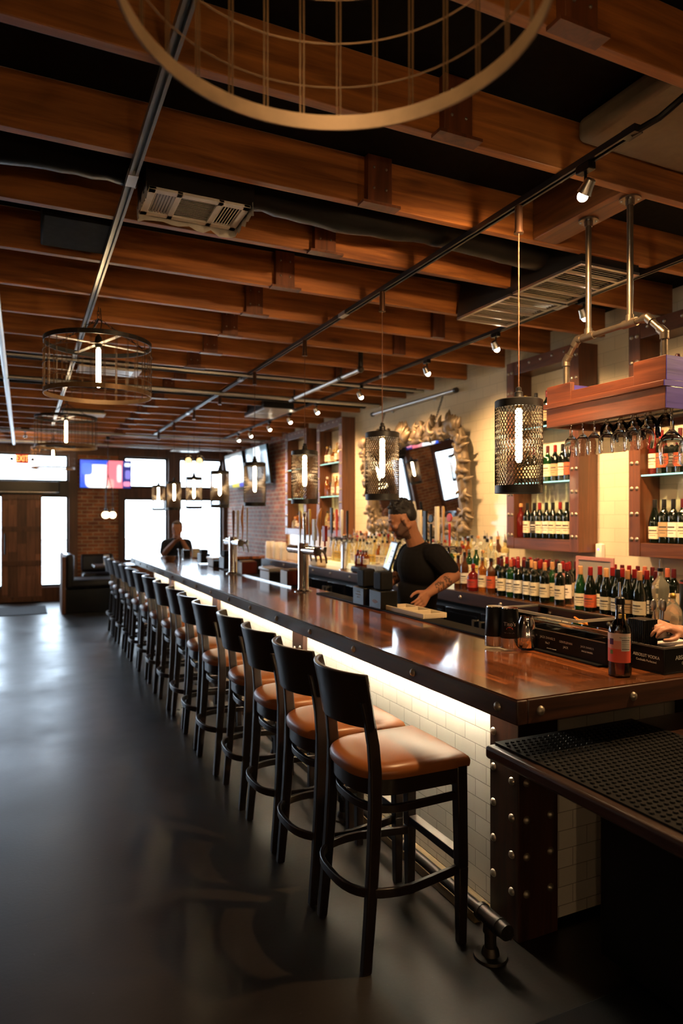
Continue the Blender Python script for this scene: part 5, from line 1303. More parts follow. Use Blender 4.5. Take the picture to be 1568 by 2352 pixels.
for i in range(6): arc_label(sb, .0424, .104+.0065*i, .1052+.0065*i+(.0012 if i in (0,5) else 0), va+.17, va+.87, INK, 'panel_line')
arc_label(sb, .0420, .12, .142, va-.95, va-.55, plain('label_dark_print', (.12,.02,.10), .5), 'label_name'); arc_label(sb, .0420, .085, .10, va-.9, va-.6, plain('label_green_leaf', (.2,.28,.06), .5), 'label_leaf')
MB().lathe([(.0,.265),(.0175,.265),(.018,.27),(.017,.288),(.012,.293),(0,.293)], 24, p).build('pourer_collar', BLACKP, sb)
MB().cyl((p.x,p.y,p.z+.293), (p.x-.002,p.y-.001,p.z+.348), .0062, .0036, 12).build('pourer_spout', STEEL, sb)
# straw and napkin caddy
cd = thing('bar_caddy', 'black napkin and straw caddy with white lettering on the bar corner', 'caddy', (2.165, 1.83, BZ+.0005))
x0, x1, y0, y1 = 2.165, 2.46, 1.80, 1.985; z0 = BZ+.0005
m = MB().box(x0, x1, y0, y1, z0, z0+.006).box(x0, x0+.005, y0, y1, z0+.006, z0+.095).box(x1-.005, x1, y0, y1, z0+.006, z0+.095).box(x0+.005, x1-.005, y0, y0+.005, z0+.006, z0+.095).box(x0+.005, x1-.005, y1-.005, y1, z0+.006, z0+.095)
m.build('tray', BLACKP, cd, bev=.002)
m = MB().box(x0-.002, x1+.002, y0-.002, y0+.006, z0+.0951, z0+.102).box(x0-.002, x0+.006, y0+.006, y1+.002, z0+.0951, z0+.102); m.build('clear_lip', plain('smoked_lip', (.12,.11,.1), .15), cd)
q = MB().box(x0+.01, x0+.085, y1-.085, y1-.008, z0+.0062, z0+.19)
for i in range(8): q.box(x0+.006, x0+.01, y1-.083+.0095*i, y1-.079+.0095*i, z0+.0062, z0+.19)
for i in range(8): q.box(x0+.012+.0095*i, x0+.016+.0095*i, y1-.089, y1-.085, z0+.0062, z0+.19)
q.build('straw_compartment', BLACKP, cd, bev=.002)
text_part('printed_text', 'ABSOLUT VODKA', .0165, PRINTW, cd, (x0-2.165-.0006, (y0+y1)/2-1.843, .058), RW, .0003, sx=.92); text_part('printed_text', 'Cocktails Perfected', .012, PRINTW, cd, (x0-2.165-.0006, (y0+y1)/2-1.843, .040), RW, .0002)
text_part('printed_text', 'ABSOLUT VODKA', .023, PRINTW, cd, (.155, y0-1.83-.0006, .058), (PI/2, 0, 0), .0003); text_part('printed_text', 'Cocktails Perfected', .015, PRINTW, cd, (.155, y0-1.83-.0006, .036), (PI/2, 0, 0), .0002)
MB().box(x0+.10, x1-.02, y0+.02, y1-.03, z0+.0062, z0+.09).build('napkins', WHITE, cd)
# gold-capped small bottle and tool cup behind the caddy
pp = Vector((2.30, 2.12, BZ+.0005)); t = thing('bitters_bottle', 'small dark bottle with yellow cap behind the pink mixer bottle', 'bottle', pp)
MB().lathe([(.0,0),(.026,0),(.027,.01),(.027,.11),(.014,.135),(.012,.15),(0,.15)], 20, pp).build('glass_body', BG['dark'], t); MB().lathe([(.0145,.15),(.0145,.178),(0,.178)], 18, pp).build('cap', plain('yellow_cap', (.62,.42,.08), .4), t)
def tool_cup(label, c, mat, r, h):
    t = thing('tool_cup', label, 'cup', c)
    MB().lathe([(.0,.0),(r*.9,0),(r,h),(r-.003,h),(r*.86,.004),(0,.004)], 26, c).build('cup', mat, t); return t
pp = Vector((3.18, 2.62, 0)); 
tc = Vector((2.62, 2.2, BZ+.0005)); t = tool_cup('steel cup of bar spoons at the right edge behind the caddy', tc, STEEL, .042, .12)
for i, (a, b) in enumerate(((.02,.01),(-.022,.012),(.0,-.02))):
    MB().cyl(tc+Vector((a*.3,b*.3,.006)), tc+Vector((a,b,.17)), .004, n=8).sph(tc+Vector((a*1.1,b*1.1,.19)), (.016,.007,.028), 12, 8).build('spoon', STEEL, t)
put = yx(1512, 3.40)
dc = Vector((3.46, yx(1516, 3.46), CT+.0005)); t = thing('spirit_decanter', 'tall clear decanter bottle with pourer at the near end of back counter', 'bottle', dc)
MB().lathe([(.0,.004),(.04,0),(.047,.006),(.047,.03),(.034,.10),(.05,.20),(.046,.24),(.02,.275),(.015,.29),(.015,.315),(.0,.315)], 26, dc).build('glass_body', BG['clear'], t)
MB().cyl(dc+Vector((0,0,.315)), dc+Vector((0,0,.335)), .016, n=14).build('stopper', BLACKP, t); MB().cyl(dc+Vector((0,0,.335)), dc+Vector((-.003,0,.385)), .006, .004, 10).build('pourer', STEEL, t)
dc = Vector((3.44, yx(1545, 3.44), CT+.0005)); t = thing('squat_decanter', 'round clear spirit bottle with gold stopper beside the tall decanter', 'bottle', dc)
MB().lathe([(.0,.004),(.05,0),(.06,.01),(.062,.05),(.058,.09),(.03,.13),(.016,.15),(.016,.165),(.0,.165)], 26, dc).build('glass_body', BG['clear'], t); MB().sph(dc+Vector((0,0,.18)), .018, 14, 10).build('stopper', CAPS['gold'], t)
dc = Vector((3.50, yx(1582, 3.50), CT+.0005)); t = thing('dark_canister', 'dark cylinder canister at the right edge of the back counter', 'canister', dc)
MB().lathe([(.0,0),(.05,0),(.05,.27),(.046,.275),(0,.275)], 28, dc).build('body', BLACKP, t); MB().lathe([(.0505,.255),(.0505,.265)], 28, dc, cap=False).build('red_band', REDP, t)
# pink framed board behind the sloping bottles
fb = thing('framed_board', 'grey board in a pink frame standing behind the sloping wine bottles', 'sign board', (3.68, yx(1360, 3.68), CT+.0005))
ya, yb_ = yx(1395, 3.70)-.05, yx(1322, 3.70); q = MB()
q.box(3.70, 3.712, ya, yb_, CT+.001, CT+.03).box(3.70, 3.712, ya, yb_, CT+.33, CT+.355).box(3.70, 3.712, ya, ya+.025, CT+.03, CT+.33).box(3.70, 3.712, yb_-.025, yb_, CT+.03, CT+.33)
PINK = plain('pink_frame', (.50,.22,.20), .5); q.build('frame', PINK, fb); MB().box(3.704, 3.711, ya+.025, yb_-.025, CT+.03, CT+.33).build('panel', plain('grey_board', (.28,.25,.23), .8), fb)
MB().box(3.50, 3.585, yb_-.01, yb_+.004, CT+.001, CT+.23).build('side_panel', PINK, fb)
# wifi plug on the cabinet
wf = thing('white_plug_adapter', 'small white plug-in adapter with blue light under the wine cabinet', 'adapter', (WX-.03, 3.975, 1.33))
MB().box(WX-.05, WX-.0005, 3.94, 4.0, 1.335, 1.455).build('housing', WHITE, wf, bev=.01); MB().sph((WX-.051, 3.965, 1.41), .006, 10, 6).build('status_light', emitter('blue_led', (.15,.15,1), 4), wf)
MB().tube([(WX-.03, 3.97, 1.335), (WX-.035, 3.98, 1.24), (WX-.03, 4.0, 1.17)], .006, 8).build('cable', BLACKP, wf)
# beige compartment tray with the bartender
tr = thing('compartment_tray', 'beige three-compartment tray on the bar mat under the bartender\'s hand', 'tray', (2.14, 3.52, ZM))
x0, x1, y0, y1 = 2.06, 2.22, 3.32, 3.78
q = MB().box(x0, x1, y0, y1, ZM, ZM+.004)
for a, b, c, e in ((x0,x0+.012,y0,y1),(x1-.012,x1,y0,y1),(x0+.012,x1-.012,y0,y0+.014),(x0+.012,x1-.012,y1-.014,y1),(x0+.012,x1-.012,y0+.15,y0+.162),(x0+.012,x1-.012,y0+.298,y0+.31)): q.box(a,b,c,e,ZM+.004,ZM+.028)
q.build('tray_body', plain('beige_plastic', (.60,.50,.35), .45), tr, bev=.003)
# black caddies left of the bartender
def black_caddy(label, x, y, w, h, top_, logo=None):
    t = thing('condiment_caddy', label, 'caddy', (x, y, ZM))
    MB().box(x-.06, x+.06, y-w/2, y+w/2, ZM, ZM+h).build('box', BLACKP, t, bev=.005)
    MB().box(x-.045, x+.045, y-w*.32, y+w*.32, ZM+h+.0003, ZM+top_).build('straw_holder', RUBBER, t, bev=.012, seg=3)
    if logo == 'lines':
        for i, wd in enumerate((.05, .07, .04)): MB().box(x-.0612, x-.0603, y-wd/2, y+wd/2, ZM+h*.72-.018*i, ZM+h*.72-.018*i+.007).build('printed_line', plain('grey_print', (.3,.28,.26), .5), t)
    if logo == 'bat':
        m = MB()
        for s in (-1, 1):
            for k in range(3): m.tube([(x-.061, y, ZM+h*.34), (x-.0612, y+s*(.015+.012*k), ZM+h*(.34+.16*(1-k*.3)))], [.007,.003], 6)
        m.v = [(x-.0608+(a-(x-.0608))*.06, b, c) for a,b,c in m.v]; m.build('emblem', plain('emblem_print', (.28,.2,.17), .5), t)
    return t
black_caddy('black caddy with emblem and dark holder, right of the pair by the bartender', 2.085, 3.84, .16, .115, .235, 'bat')
black_caddy('black caddy with pale printed lines, left of the pair by the bartender', 2.075, 4.06, .16, .115, .235, 'lines')
black_caddy('black caddy on the far stretch of bar beyond the farther tap tower', 2.10, 7.6, .2, .13, .2)
black_caddy('black caddy near the far bar corner, in front of the standing man', 2.08, 8.6, .2, .12, .17)
# red napkin boxes, lidded tub
def napkin_box(label, x, y):
    t = thing('napkin_box', label, 'napkin box', (x, y, ZM))
    MB().box(x-.07, x+.09, y-.085, y+.085, ZM, ZM+.125).build('box', plain('dark_red_lacquer', (.10,.012,.010), .35), t, bev=.004)
    MB().box(x-.06, x+.08, y-.088, y-.0855, ZM+.01, ZM+.115).build('front_panel', plain('dark_red_lacquer_face', (.13,.018,.012), .3), t)
    MB().box(x-.074, x-.0703, y-.08, y+.08, ZM+.004, ZM+.12).build('white_face', WHITE, t)
    MB().box(x-.05, x+.07, y-.07, y+.07, ZM+.1253, ZM+.135).build('napkins', plain('kraft_napkin', (.40,.23,.10), .7), t)
    return t
napkin_box('dark red napkin box with white face beside the nearer tap tower', 2.10, 5.52)
napkin_box('dark red napkin box with white face beside the farther tap tower', 2.08, 6.78)
tb = thing('lidded_tub', 'white tub with translucent lid between the two red napkin boxes', 'tub', (2.09, 6.03, ZM))
MB().box(2.03, 2.15, 5.89, 6.17, ZM, ZM+.075).build('black_base', BLACKP, tb, bev=.006); MB().box(2.024, 2.0295, 5.90, 6.16, ZM+.004, ZM+.085).build('white_face', WHITE, tb, bev=.002)
MB().box(2.015, 2.165, 5.87, 6.19, ZM+.0855, ZM+.115).build('lid', plain('milky_lid', (.66,.62,.56), .25), tb, bev=.012, seg=3)
tb = copy_tree(tb); tb['label'] = 'white tub with translucent lid on the far stretch of the bar'; tb.location = (2.09, 8.05, BZ+.0005)
tag(MB().box(2.24, 2.34, 6.6, 6.78, .9, 1.16).build('black_box', BLACKP, bev=.004), 'tall black box standing behind the white tub inside the bar', 'box')
tag(MB().box(2.22, 2.42, 4.6, 8.9, .15, .8995).build('under_counter_unit', STEEL, bev=.006), 'steel under-counter unit on the bartender side of the bar', 'bar unit')
for i, (u, v, x, c, r, h, lab) in enumerate(((1107, 0, 0, 0, 0, 0, ''),)): pass
# far end odds and ends
tag(MB().lathe([(0,0),(.05,0),(.075,.03),(.078,.07),(.07,.072),(.05,.01),(0,.008)], 20, (1.78, 9.25, BZ+.0005)).build('wooden_bowl', plain('bowl_brown', (.16,.08,.04), .5)), 'small brown bowl on the far end of the bar', 'bowl')
gl = thing('pint_glass', 'clear pint glass in front of the man at the far bar end', 'glass', (2.0, 9.6, BZ+.0005)); MB().lathe([(0,.004),(.03,0),(.042,.15),(.040,.15),(.028,.006),(0,.006)], 20, (2.0, 9.6, BZ+.0005), cap=False).build('tumbler', CLEAR, gl)
tag(MB().box(2.26, 2.36, 9.99, 10.08, BZ+.0005, BZ+.13).build('napkin_stack', CREAM, bev=.003), 'cream napkin stack on the far bar arm by the man', 'napkins')
tag(MB().box(2.12, 2.22, 9.99, 10.12, BZ+.0005, BZ+.11).build('menu_block', BLACKP, bev=.003), 'black menu holder on the far bar arm by the man', 'menu holder')
# back counter equipment
ps = thing('till_screen', 'tilted black touch screen till glowing pale blue beside the bartender', 'till', (3.50, yx(900, 3.5), CT+.0005)); ps.rotation_euler = (0, 0, -PI/2-.35)
MB().box(-.10, .10, -.07, .08, .0, .03).build('base', BLACKP, ps, world=False, bev=.006); MB().box(-.03, .03, .02, .05, .03, .2).build('neck', BLACKP, ps, world=False, bev=.004)
q = MB().obox((0, -.01, .235), (.40, .022, .31), Matrix.Rotation(-.32, 3, 'X')).build('screen_housing', BLACKP, ps, world=False, bev=.005)
R_ = Matrix.Rotation(-.32, 3, 'X')
SCR = screen('till_picture', (.62,.82,1.0), [(-.10,0,.05,.10,(.80,.90,.30)),(.10,.02,.05,.11,(.72,.78,.86)),(.0,.02,.035,.11,(.9,.96,1))], 1.15)
m = MB().box(-.185, .185, -.0125, -.0115, -.14, .14).build('picture', SCR, ps, world=False); m.location = (0, -.01, .235); m.rotation_euler = (-.32, 0, 0)
for i in range(3):
    mm = MB().box(.02, .17, -.0132, -.0127, .05-.06*i, .058-.06*i).build('screen_line', plain('screen_grey', (.3,.35,.4), .5), m, world=False)
cr = thing('card_printer', 'grey framed receipt printer on the back counter before the till', 'printer', (3.49, yx(868, 3.5), CT+.0005)); a = cr.location
MB().box(a.x-.07, a.x+.12, a.y-.12, a.y+.12, CT+.0005, CT+.12).build('body', plain('grey_plastic', (.25,.26,.28), .45), cr, bev=.008)
MB().box(a.x-.0715, a.x-.0705, a.y-.095, a.y+.095, CT+.02, CT+.105).build('face', plain('pale_grey_plastic', (.45,.45,.45), .45), cr)
for i in range(3): MB().box(a.x-.0725, a.x-.0716, a.y-.07, a.y+.07, CT+.035+.022*i, CT+.042+.022*i).build('slot', BLACKP, cr)
bt = thing('condiment_tray', 'round-edged black tray of small sauce bottles left of the till', 'tray', (3.52, yx(826, 3.5), CT+.0005)); a = bt.location.copy()
MB().box(a.x-.07, a.x+.09, a.y-.15, a.y+.15, CT+.0005, CT+.075).build('tray', BLACKP, bt, bev=.02, seg=3)
for i in range(4):
    put_bottle('spirit', ('red','brown','red','amber')[i], 'cream' if i % 2 else None, ('black','red','black','black')[i], (a.x+.01, a.y+.11-.072*i, CT+.0755), 'small %s sauce bottle, %s from the left in the black tray by the till' % (('red','brown','red','amber')[i], ORD[i+1]), 'sauce bottles in the tray', .62)
for i, (dx, dy, lab) in enumerate(((0, 0, 'nearer of two beige tubs beside the back tap tower'), (.14, .16, 'farther of two beige tubs beside the back tap tower'))):
    yy = yx(730, 3.5)+dy
    t = thing('beige_tub', lab, 'tub', (3.5+dx, yy, CT+.0005)); MB().box(3.43+dx, 3.57+dx, yy-.12, yy+.12, CT+.0005, CT+.085).build('tub', CREAM, t, bev=.02, seg=3); MB().box(3.425+dx, 3.575+dx, yy-.125, yy+.125, CT+.0855, CT+.11).build('lid', CREAM, t, bev=.01)
cx_ = 0
for i, u in enumerate((616, 625, 634, 643, 651)):
    xx = 3.5+(.08 if i % 2 else 0); yy = yx(u, xx); t = thing('cup_stack', 'tall stack of white plastic cups, %s from the left on the back counter' % ORD[i+1], 'cups', (xx, yy, CT+.0005), group='stacked white cups')
    prof = [(0,.0)]; 
    for k in range(9): prof += [(.040, .0+.02*k), (.045, .004+.02*k), (.043, .0195+.02*k)]
    prof += [(.036, .26), (.034, .262), (0, .262)]
    MB().lathe(prof, 20, (xx, yy, CT+.0005)).build('cups', WHITE, t)
tag(MB().box(3.62, 3.85, yx(690, 3.7), yx(664, 3.7), CT+.0005, CT+.20).build('white_box', WHITE, bev=.006), 'plain white block on the back counter under the spirits cabinet by the brick', 'box')  # white block below the far cabinet
# bench, table and floor things near the entrance
bn = thing('booth_bench', 'dark vinyl booth bench with wooden end panel near the entrance', 'booth', (1.0, 12.9, 0))
MB().box(.66, 1.55, 12.6, 13.25, 0, .42).build('base', BLACKP, bn, bev=.006)
q = MB().box(.72, 1.55, 12.58, 13.25, .42, .58).build('seat', VINYL, bn, bev=.06, seg=4)
MB().box(.66, .80, 12.58, 13.25, .42, 1.02).build('backrest', VINYL, bn, bev=.05, seg=4)
MB()._add([(.60,12.56,0),(.66,12.56,0),(.66,12.56,.98),(.60,12.56,.98),(.60,13.3,0),(.66,13.3,0),(.66,13.3,1.02),(.60,13.3,1.02)],[(0,3,2,1),(4,5,6,7),(0,1,5,4),(1,2,6,5),(2,3,7,6),(3,0,4,7)]).build('end_panel', DOORW, bn, bev=.01)
MB().cyl((.63, 13.25, 1.0), (.63, 13.25, 2.0), .012, n=8).build('screen_post', BLACKM, bn)
b2 = thing('booth_bench', 'second dark booth bench standing by the brick pillar behind the table', 'booth', (1.6, 14.2, 0))
MB().box(1.05, 1.66, 14.1, 14.6, 0, .45).build('base', BLACKP, b2); MB().box(1.05, 1.66, 14.08, 14.55, .45, .58).build('seat', VINYL, b2, bev=.05, seg=3); MB().box(1.05, 1.66, 14.5, 14.64, .58, .92).build('backrest', VINYL, b2, bev=.04, seg=3)
tb = thing('dining_table', 'dark table between the booth benches at the entrance', 'table', (1.75, 13.65, 0))
MB().box(1.2, 2.05, 13.35, 14.0, .72, .76).build('table_top', BAREDGE, tb, bev=.006); MB().cyl((1.62, 13.68, .02), (1.62, 13.68, .72), .04, n=14).build('pedestal', BLACKM, tb); MB().box(1.4, 1.85, 13.45, 13.9, 0, .02).build('foot', BLACKM, tb)
pp = (1.42, 13.5, .7605); t = thing('menu_stand', 'small clear menu stand on the dark table by the brick pillar', 'menu stand', pp); MB().obox((1.42, 13.5, .86), (.10, .004, .19), Matrix.Rotation(.2, 3, 'Z')).build('sheet', WHITE, t); MB().box(1.37, 1.47, 13.47, 13.53, .7606, .768).build('base', CLEARP, t)
# ================================================================== PEOPLE
def fuse(name, mb, mat, parent, voxel, smooth=6, fac=.5, base=None):
    """union of overlapping rounded limbs as one continuous skin"""
    o = mb.build(name, mat, None)
    r = o.modifiers.new('remesh', 'REMESH'); r.mode = 'VOXEL'; r.voxel_size = voxel; r.use_smooth_shade = True
    s = o.modifiers.new('smooth', 'SMOOTH'); s.factor = fac; s.iterations = smooth
    dg = bpy.context.evaluated_depsgraph_get(); me = bpy.data.meshes.new_from_object(o.evaluated_get(dg)); me.name = name
    old = o.data; bpy.data.objects.remove(o); bpy.data.meshes.remove(old)
    off = parent.location
    me.transform(Matrix.Translation(-off)); me.polygons.foreach_set('use_smooth', [True]*len(me.polygons))
    o = bpy.data.objects.new(name, me); COL.objects.link(o); o.parent = parent
    me.materials.clear()
    for m in (mat if isinstance(mat, (list, tuple)) else [mat]): me.materials.append(m)
    return o
def limb(m, pts, radii):
    for i in range(len(pts)-1): m.cap(pts[i], pts[i+1], radii[i], radii[i+1])
def head(m, c, fw, up, s=1.0):
    """skin shapes of a head whose centre is c; fw = where the face looks, up = crown"""
    fw = fw.normalized(); lf = up.cross(fw).normalized(); up = fw.cross(lf).normalized()
    M3 = Matrix((fw, lf, up)).transposed()
    P = lambda x, y, z: Vector(c)+M3 @ Vector((x*s, y*s, z*s))
    E = lambda p, r: m.sph(P(*p), tuple(q*s for q in r), 22, 14, M3)
    E((-.008,0,.035),(.097,.076,.088)); E((.028,0,-.012),(.066,.064,.088)); E((.026,0,-.062),(.062,.055,.058)); E((.066,0,-.098),(.024,.026,.02))
    m.cap(P(.088,0,.012), P(.112,0,-.026), .008*s, .013*s); E((.100,.013,-.030),(.013,.009,.009)); E((.100,-.013,-.030),(.013,.009,.009))
    for y in (1, -1):
        m.cap(P(.088,y*.014,.031), P(.070,y*.05,.028), .011*s, .009*s)       # brow
        E((.062,y*.045,-.018),(.022,.018,.02))                               # cheekbone
        m.sph(P(.074,y*.031,.008), .0145*s, 12, 8)                           # eyeball under the lid
        E((-.008,y*.076,-.008),(.019,.010,.032)); E((.0,y*.080,.010),(.012,.009,.016))
    m.cap(P(.088,-.018,-.058), P(.088,.018,-.058), .008*s); m.cap(P(.087,-.016,-.069), P(.087,.016,-.069), .009*s)
    m.cap(P(.05,.044,-.07), P(-.02,.058,-.045), .022*s, .02*s); m.cap(P(.05,-.044,-.07), P(-.02,-.058,-.045), .022*s, .02*s)
    return P, M3
def hand(m, w, d, pn, th_side, curl=.5, s=1.0, spread=.12):
    """w = wrist, d = direction of the fingers, pn = palm normal (palm faces pn), th_side = +1/-1 side of the thumb"""
    d = d.normalized(); sd = pn.cross(d).normalized(); pn = d.cross(sd).normalized()
    Q = lambda a, b, c: w+d*(a*s)+sd*(b*s)+pn*(c*s)
    for b, r in ((-.030,.015),(-.010,.0165),(.012,.0165),(.031,.015)): m.cap(Q(.005,b*.6,0), Q(.085,b,-.003), r*s*1.05, r*s*.9)
    L = [.066,.082,.086,.074]; off = [-.031,-.0105,.0105,.031]
    if th_side < 0: off = off            # pinky on the side away from the thumb
    for i in range(4):
        b = off[i]*th_side; l = L[i]; p = Q(.086, b, -.003); a = 0; sp = b*spread*3
        for k, (fr, rr) in enumerate(((.44,.0088),(.32,.0080),(.24,.0072))):
            a += curl*(.55 if k == 0 else .8)
            q = p+(d*math.cos(a)+pn*math.sin(a))*(l*fr*s)+sd*(sp*l*fr*s)
            m.cap(p, q, rr*s*1.05, rr*s*.95, 10); p = q
    t0 = Q(.022, .026*th_side, .008); t1 = Q(.055, .052*th_side, .022); t2 = Q(.085, .058*th_side, .034); t3 = Q(.106, .052*th_side, .044)
    m.cap(t0, t1, .0155*s, .012*s, 10); m.cap(t1, t2, .0115*s, .0098*s, 10); m.cap(t2, t3, .0098*s, .0085*s, 10)

def up_hair(P, M3, m, seed, s=1.0, high=.022, fade=True):
    rnd = random.Random(seed)
    m.sph(P(-.018,0,.066), (.094*s,.077*s,.072*s+high*.3), 22, 14, M3)
    m.sph(P(-.05,0,.03), (.062*s,.074*s,.07*s), 20, 12, M3)
    for i in range(240):
        a = rnd.uniform(0, 2*PI); e = rnd.uniform(.12, PI/2)
        x, y, z = math.cos(a)*math.cos(e), math.sin(a)*math.cos(e), math.sin(e)
        if x > .35 and z < .62: continue
        m.sph(P(-.014+x*.092, y*.076, .062+z*(.070+high*.6)), rnd.uniform(.007,.0125)*s, 8, 6)

# ---- bartender -------------------------------------------------------------
b = thing('person', 'bartender in a black T-shirt looking down, one hand over the beige tray', 'person', (wp(958, 1400, 4.86).x, wp(958, 1400, 4.86).y, 0))
R_ = Vector((cs, -sn, 0)); F_ = Vector((sn, cs, 0)); U_ = Vector((0,0,1))
face = (-R_*1.0 + F_*.06 - U_*.42).normalized(); crown = (U_ - R_*.42 - F_*.0)
hc = wp(925, 1196, 4.78)
m = MB(); P, M3 = head(m, hc, face, crown)
sk = m
neck0 = wp(943, 1222, 4.80); neck1 = wp(958, 1258, 4.84); limb(m, [P(-.03,0,-.04), neck0, neck1], [.055,.056,.068])
lsh, rsh = wp(999, 1275, 4.69), wp(940, 1272, 5.05)
chest, belly, pelv = wp(962, 1300, 4.86), wp(958, 1365, 4.88), wp(960, 1420, 4.90)
lel, lwr = wp(1041, 1322, 4.66), wp(981, 1364, 4.42)
rel, rwr = wp(917, 1318, 5.10), wp(888, 1344, 4.95)
limb(m, [lsh, lsh.lerp(lel,.5), lel], [.062,.056,.048]); limb(m, [lel, lel.lerp(lwr,.35), lwr], [.046,.047,.029])
limb(m, [rsh, rsh.lerp(rel,.5), rel], [.062,.055,.047]); limb(m, [rel, rel.lerp(rwr,.35), rwr], [.045,.046,.029])
def torso(m, g=0):
    m.cap(lsh.lerp(rsh,.12), rsh.lerp(lsh,.12), .068+g); m.sph(chest, (.135+g,.185+g,.17+g), 24, 16, Matrix.Rotation(math.atan2((lsh-rsh).y,(lsh-rsh).x)-PI/2, 3, 'Z'))
    m.sph(belly, (.125+g,.16+g,.17+g), 24, 16, Matrix.Rotation(math.atan2((lsh-rsh).y,(lsh-rsh).x)-PI/2, 3, 'Z')); m.sph(pelv, (.135+g,.165+g,.14+g), 24, 16, Matrix.Rotation(math.atan2((lsh-rsh).y,(lsh-rsh).x)-PI/2, 3, 'Z'))
torso(m)
sid = (lsh-rsh).normalized()
hipL, hipR = pelv+sid*.09-U_*.05, pelv-sid*.09-U_*.05
ftL, ftR = Vector((pelv.x+sid.x*.12, pelv.y+sid.y*.12, .06)), Vector((pelv.x-sid.x*.12, pelv.y-sid.y*.12, .06))
for h_, f_ in ((hipL, ftL), (hipR, ftR)):
    kn = h_.lerp(f_, .5)-R_*.03; limb(m, [h_, kn, f_], [.085,.058,.042]); limb(m, [f_-U_*.015, f_-R_*.14-U_*.025], [.04,.03])
# a hand that reaches down over the tray: fingers curl towards it
hand(m, lwr, (wp(956, 1396, 4.30)-lwr), (-R_*.8-U_*.35+F_*.2), 1, .38, 1.02)
hand(m, rwr, (-R_*.7-U_*.5-F_*.3), (-U_+R_*.2), -1, .5, 1.0)
body = fuse('body', m, [SKIN, SKINB], b, .0048, 5)
inv = M3.transposed()
for pl in body.data.polygons:
    q = inv @ (pl.center+b.location-Vector(hc))
    if q.length < .16 and q.z > -.145:
        wob = .006*noise.noise(pl.center*70)
        line = .008-(q.x-.015)*.90
        jaw = q.x > -.008+wob and q.z < (line if q.x > .015 else .008)+wob
        lips = abs(q.z+.063) < .010 and q.x > .080 and abs(q.y) < .024
        mou = q.x > .080 and abs(q.y) < .036 and -.052 < q.z < -.040
        if (jaw and not lips and q.z > -.135) or mou: pl.material_index = 1
        if abs(q.y) > .012 and abs(q.y) < .052 and .024 < q.z < .038 and q.x > .066: pl.material_index = 1
# forearm ink
for pl in body.data.polygons:
    c_ = pl.center+b.location
    for A, B, ks in ((lel, lwr, ((.30,.02),(.52,.016),(.62,.014))), (rel, rwr, ((.35,.022),))):
        for t_, r_ in ks:
            if (c_-A.lerp(B, t_)+F_*.04).length < r_+.018 and noise.noise(c_*60) > -.05: pl.material_index = 1
m = MB(); up_hair(P, M3, m, 4, 1.0, .042); fuse('hair', m, HAIR, b, .0042, 1)
m = MB(); torso(m, .012); m.v = [(x, y, z) for x, y, z in m.v]
limb(m, [lsh, lsh.lerp(lel,.70)], [.082,.074]); limb(m, [rsh, rsh.lerp(rel,.72)], [.082,.072]); limb(m, [neck1-U_*.012, neck1-U_*.05], [.076,.09])
sh = fuse('shirt', m, TEE, b, .006, 6)
m = MB()
for h_, f_ in ((hipL, ftL), (hipR, ftR)): limb(m, [h_, h_.lerp(f_,.5)-R_*.03, f_+U_*.02], [.10,.078,.062])
m.sph(pelv-U_*.04, (.15,.18,.11), 20, 12, Matrix.Rotation(math.atan2(sid.y, sid.x)-PI/2, 3, 'Z')); fuse('trousers', m, JEAN, b, .009, 4)
m = MB()
for f_ in (ftL, ftR): m.cap(f_-U_*.012, f_-R_*.15-U_*.022, .048, .036)
fuse('shoes', m, BLACKP, b, .008, 3)

# ---- the man at the far end ------------------------------------------------
D = 10.85
g = thing('person', 'man in a dark shirt at the far bar end, hands raised together', 'person', (wp(405, 1260, D).x, wp(405, 1260, D).y, 0))
m = MB(); hc2 = wp(407, 1214, D); face = (-F_-R_*.1-U_*.12); P, M3 = head(m, hc2, face, U_.copy(), 1.0)
nk = wp(406, 1236, D+.02); limb(m, [P(-.02,0,-.05), nk], [.056,.068])
# shoulders seen from the front
ls, rs = wp(429, 1249, D), wp(381, 1250, D); ch, bl, pv = wp(405, 1262, D+.02), wp(405, 1282, D+.02), wp(405, 1300, D+.02)
def torso2(m, g_=0):
    Rz = Matrix.Rotation(-YAW, 3, 'Z'); m.cap(ls.lerp(rs,.1), rs.lerp(ls,.1), .07+g_); m.sph(ch, (.20+g_,.13+g_,.18+g_), 24, 16, Rz); m.sph(bl, (.185+g_,.135+g_,.18+g_), 24, 16, Rz); m.sph(pv, (.18+g_,.135+g_,.14+g_), 24, 16, Rz)
torso2(m)
le, re = wp(436, 1276, D-.08), wp(376, 1272, D-.1); lw, rw = wp(419, 1243, D-.26), wp(402, 1243, D-.26)
limb(m, [ls, ls.lerp(le,.5), le], [.06,.054,.046]); limb(m, [le, le.lerp(lw,.4), lw], [.045,.044,.03])
limb(m, [rs, rs.lerp(re,.5), re], [.06,.054,.046]); limb(m, [re, re.lerp(rw,.4), rw], [.045,.044,.03])
hand(m, lw, (U_*.7-R_*.5), (-R_-U_*.2), 1, .45); hand(m, rw, (U_*.5+R_*.75), (R_*.3-U_*.8), -1, .5)
for s in (-1, 1):
    h_ = pv+R_*(.1*s); f_ = Vector((h_.x, h_.y, .06)); limb(m, [h_, h_.lerp(f_,.5), f_], [.09,.06,.044]); limb(m, [f_-U_*.015, f_-F_*.14-U_*.02], [.04,.03])
fuse('body', m, SKIN2, g, .0065, 4)
m = MB(); m.sph(P(-.02,0,.058), (.094,.078,.068), 20, 12, M3); m.sph(P(-.05,0,.02), (.062,.074,.07), 20, 12, M3); m.sph(P(.035,0,.095), (.045,.06,.022), 16, 10, M3); fuse('hair', m, HAIR2, g, .007, 3)
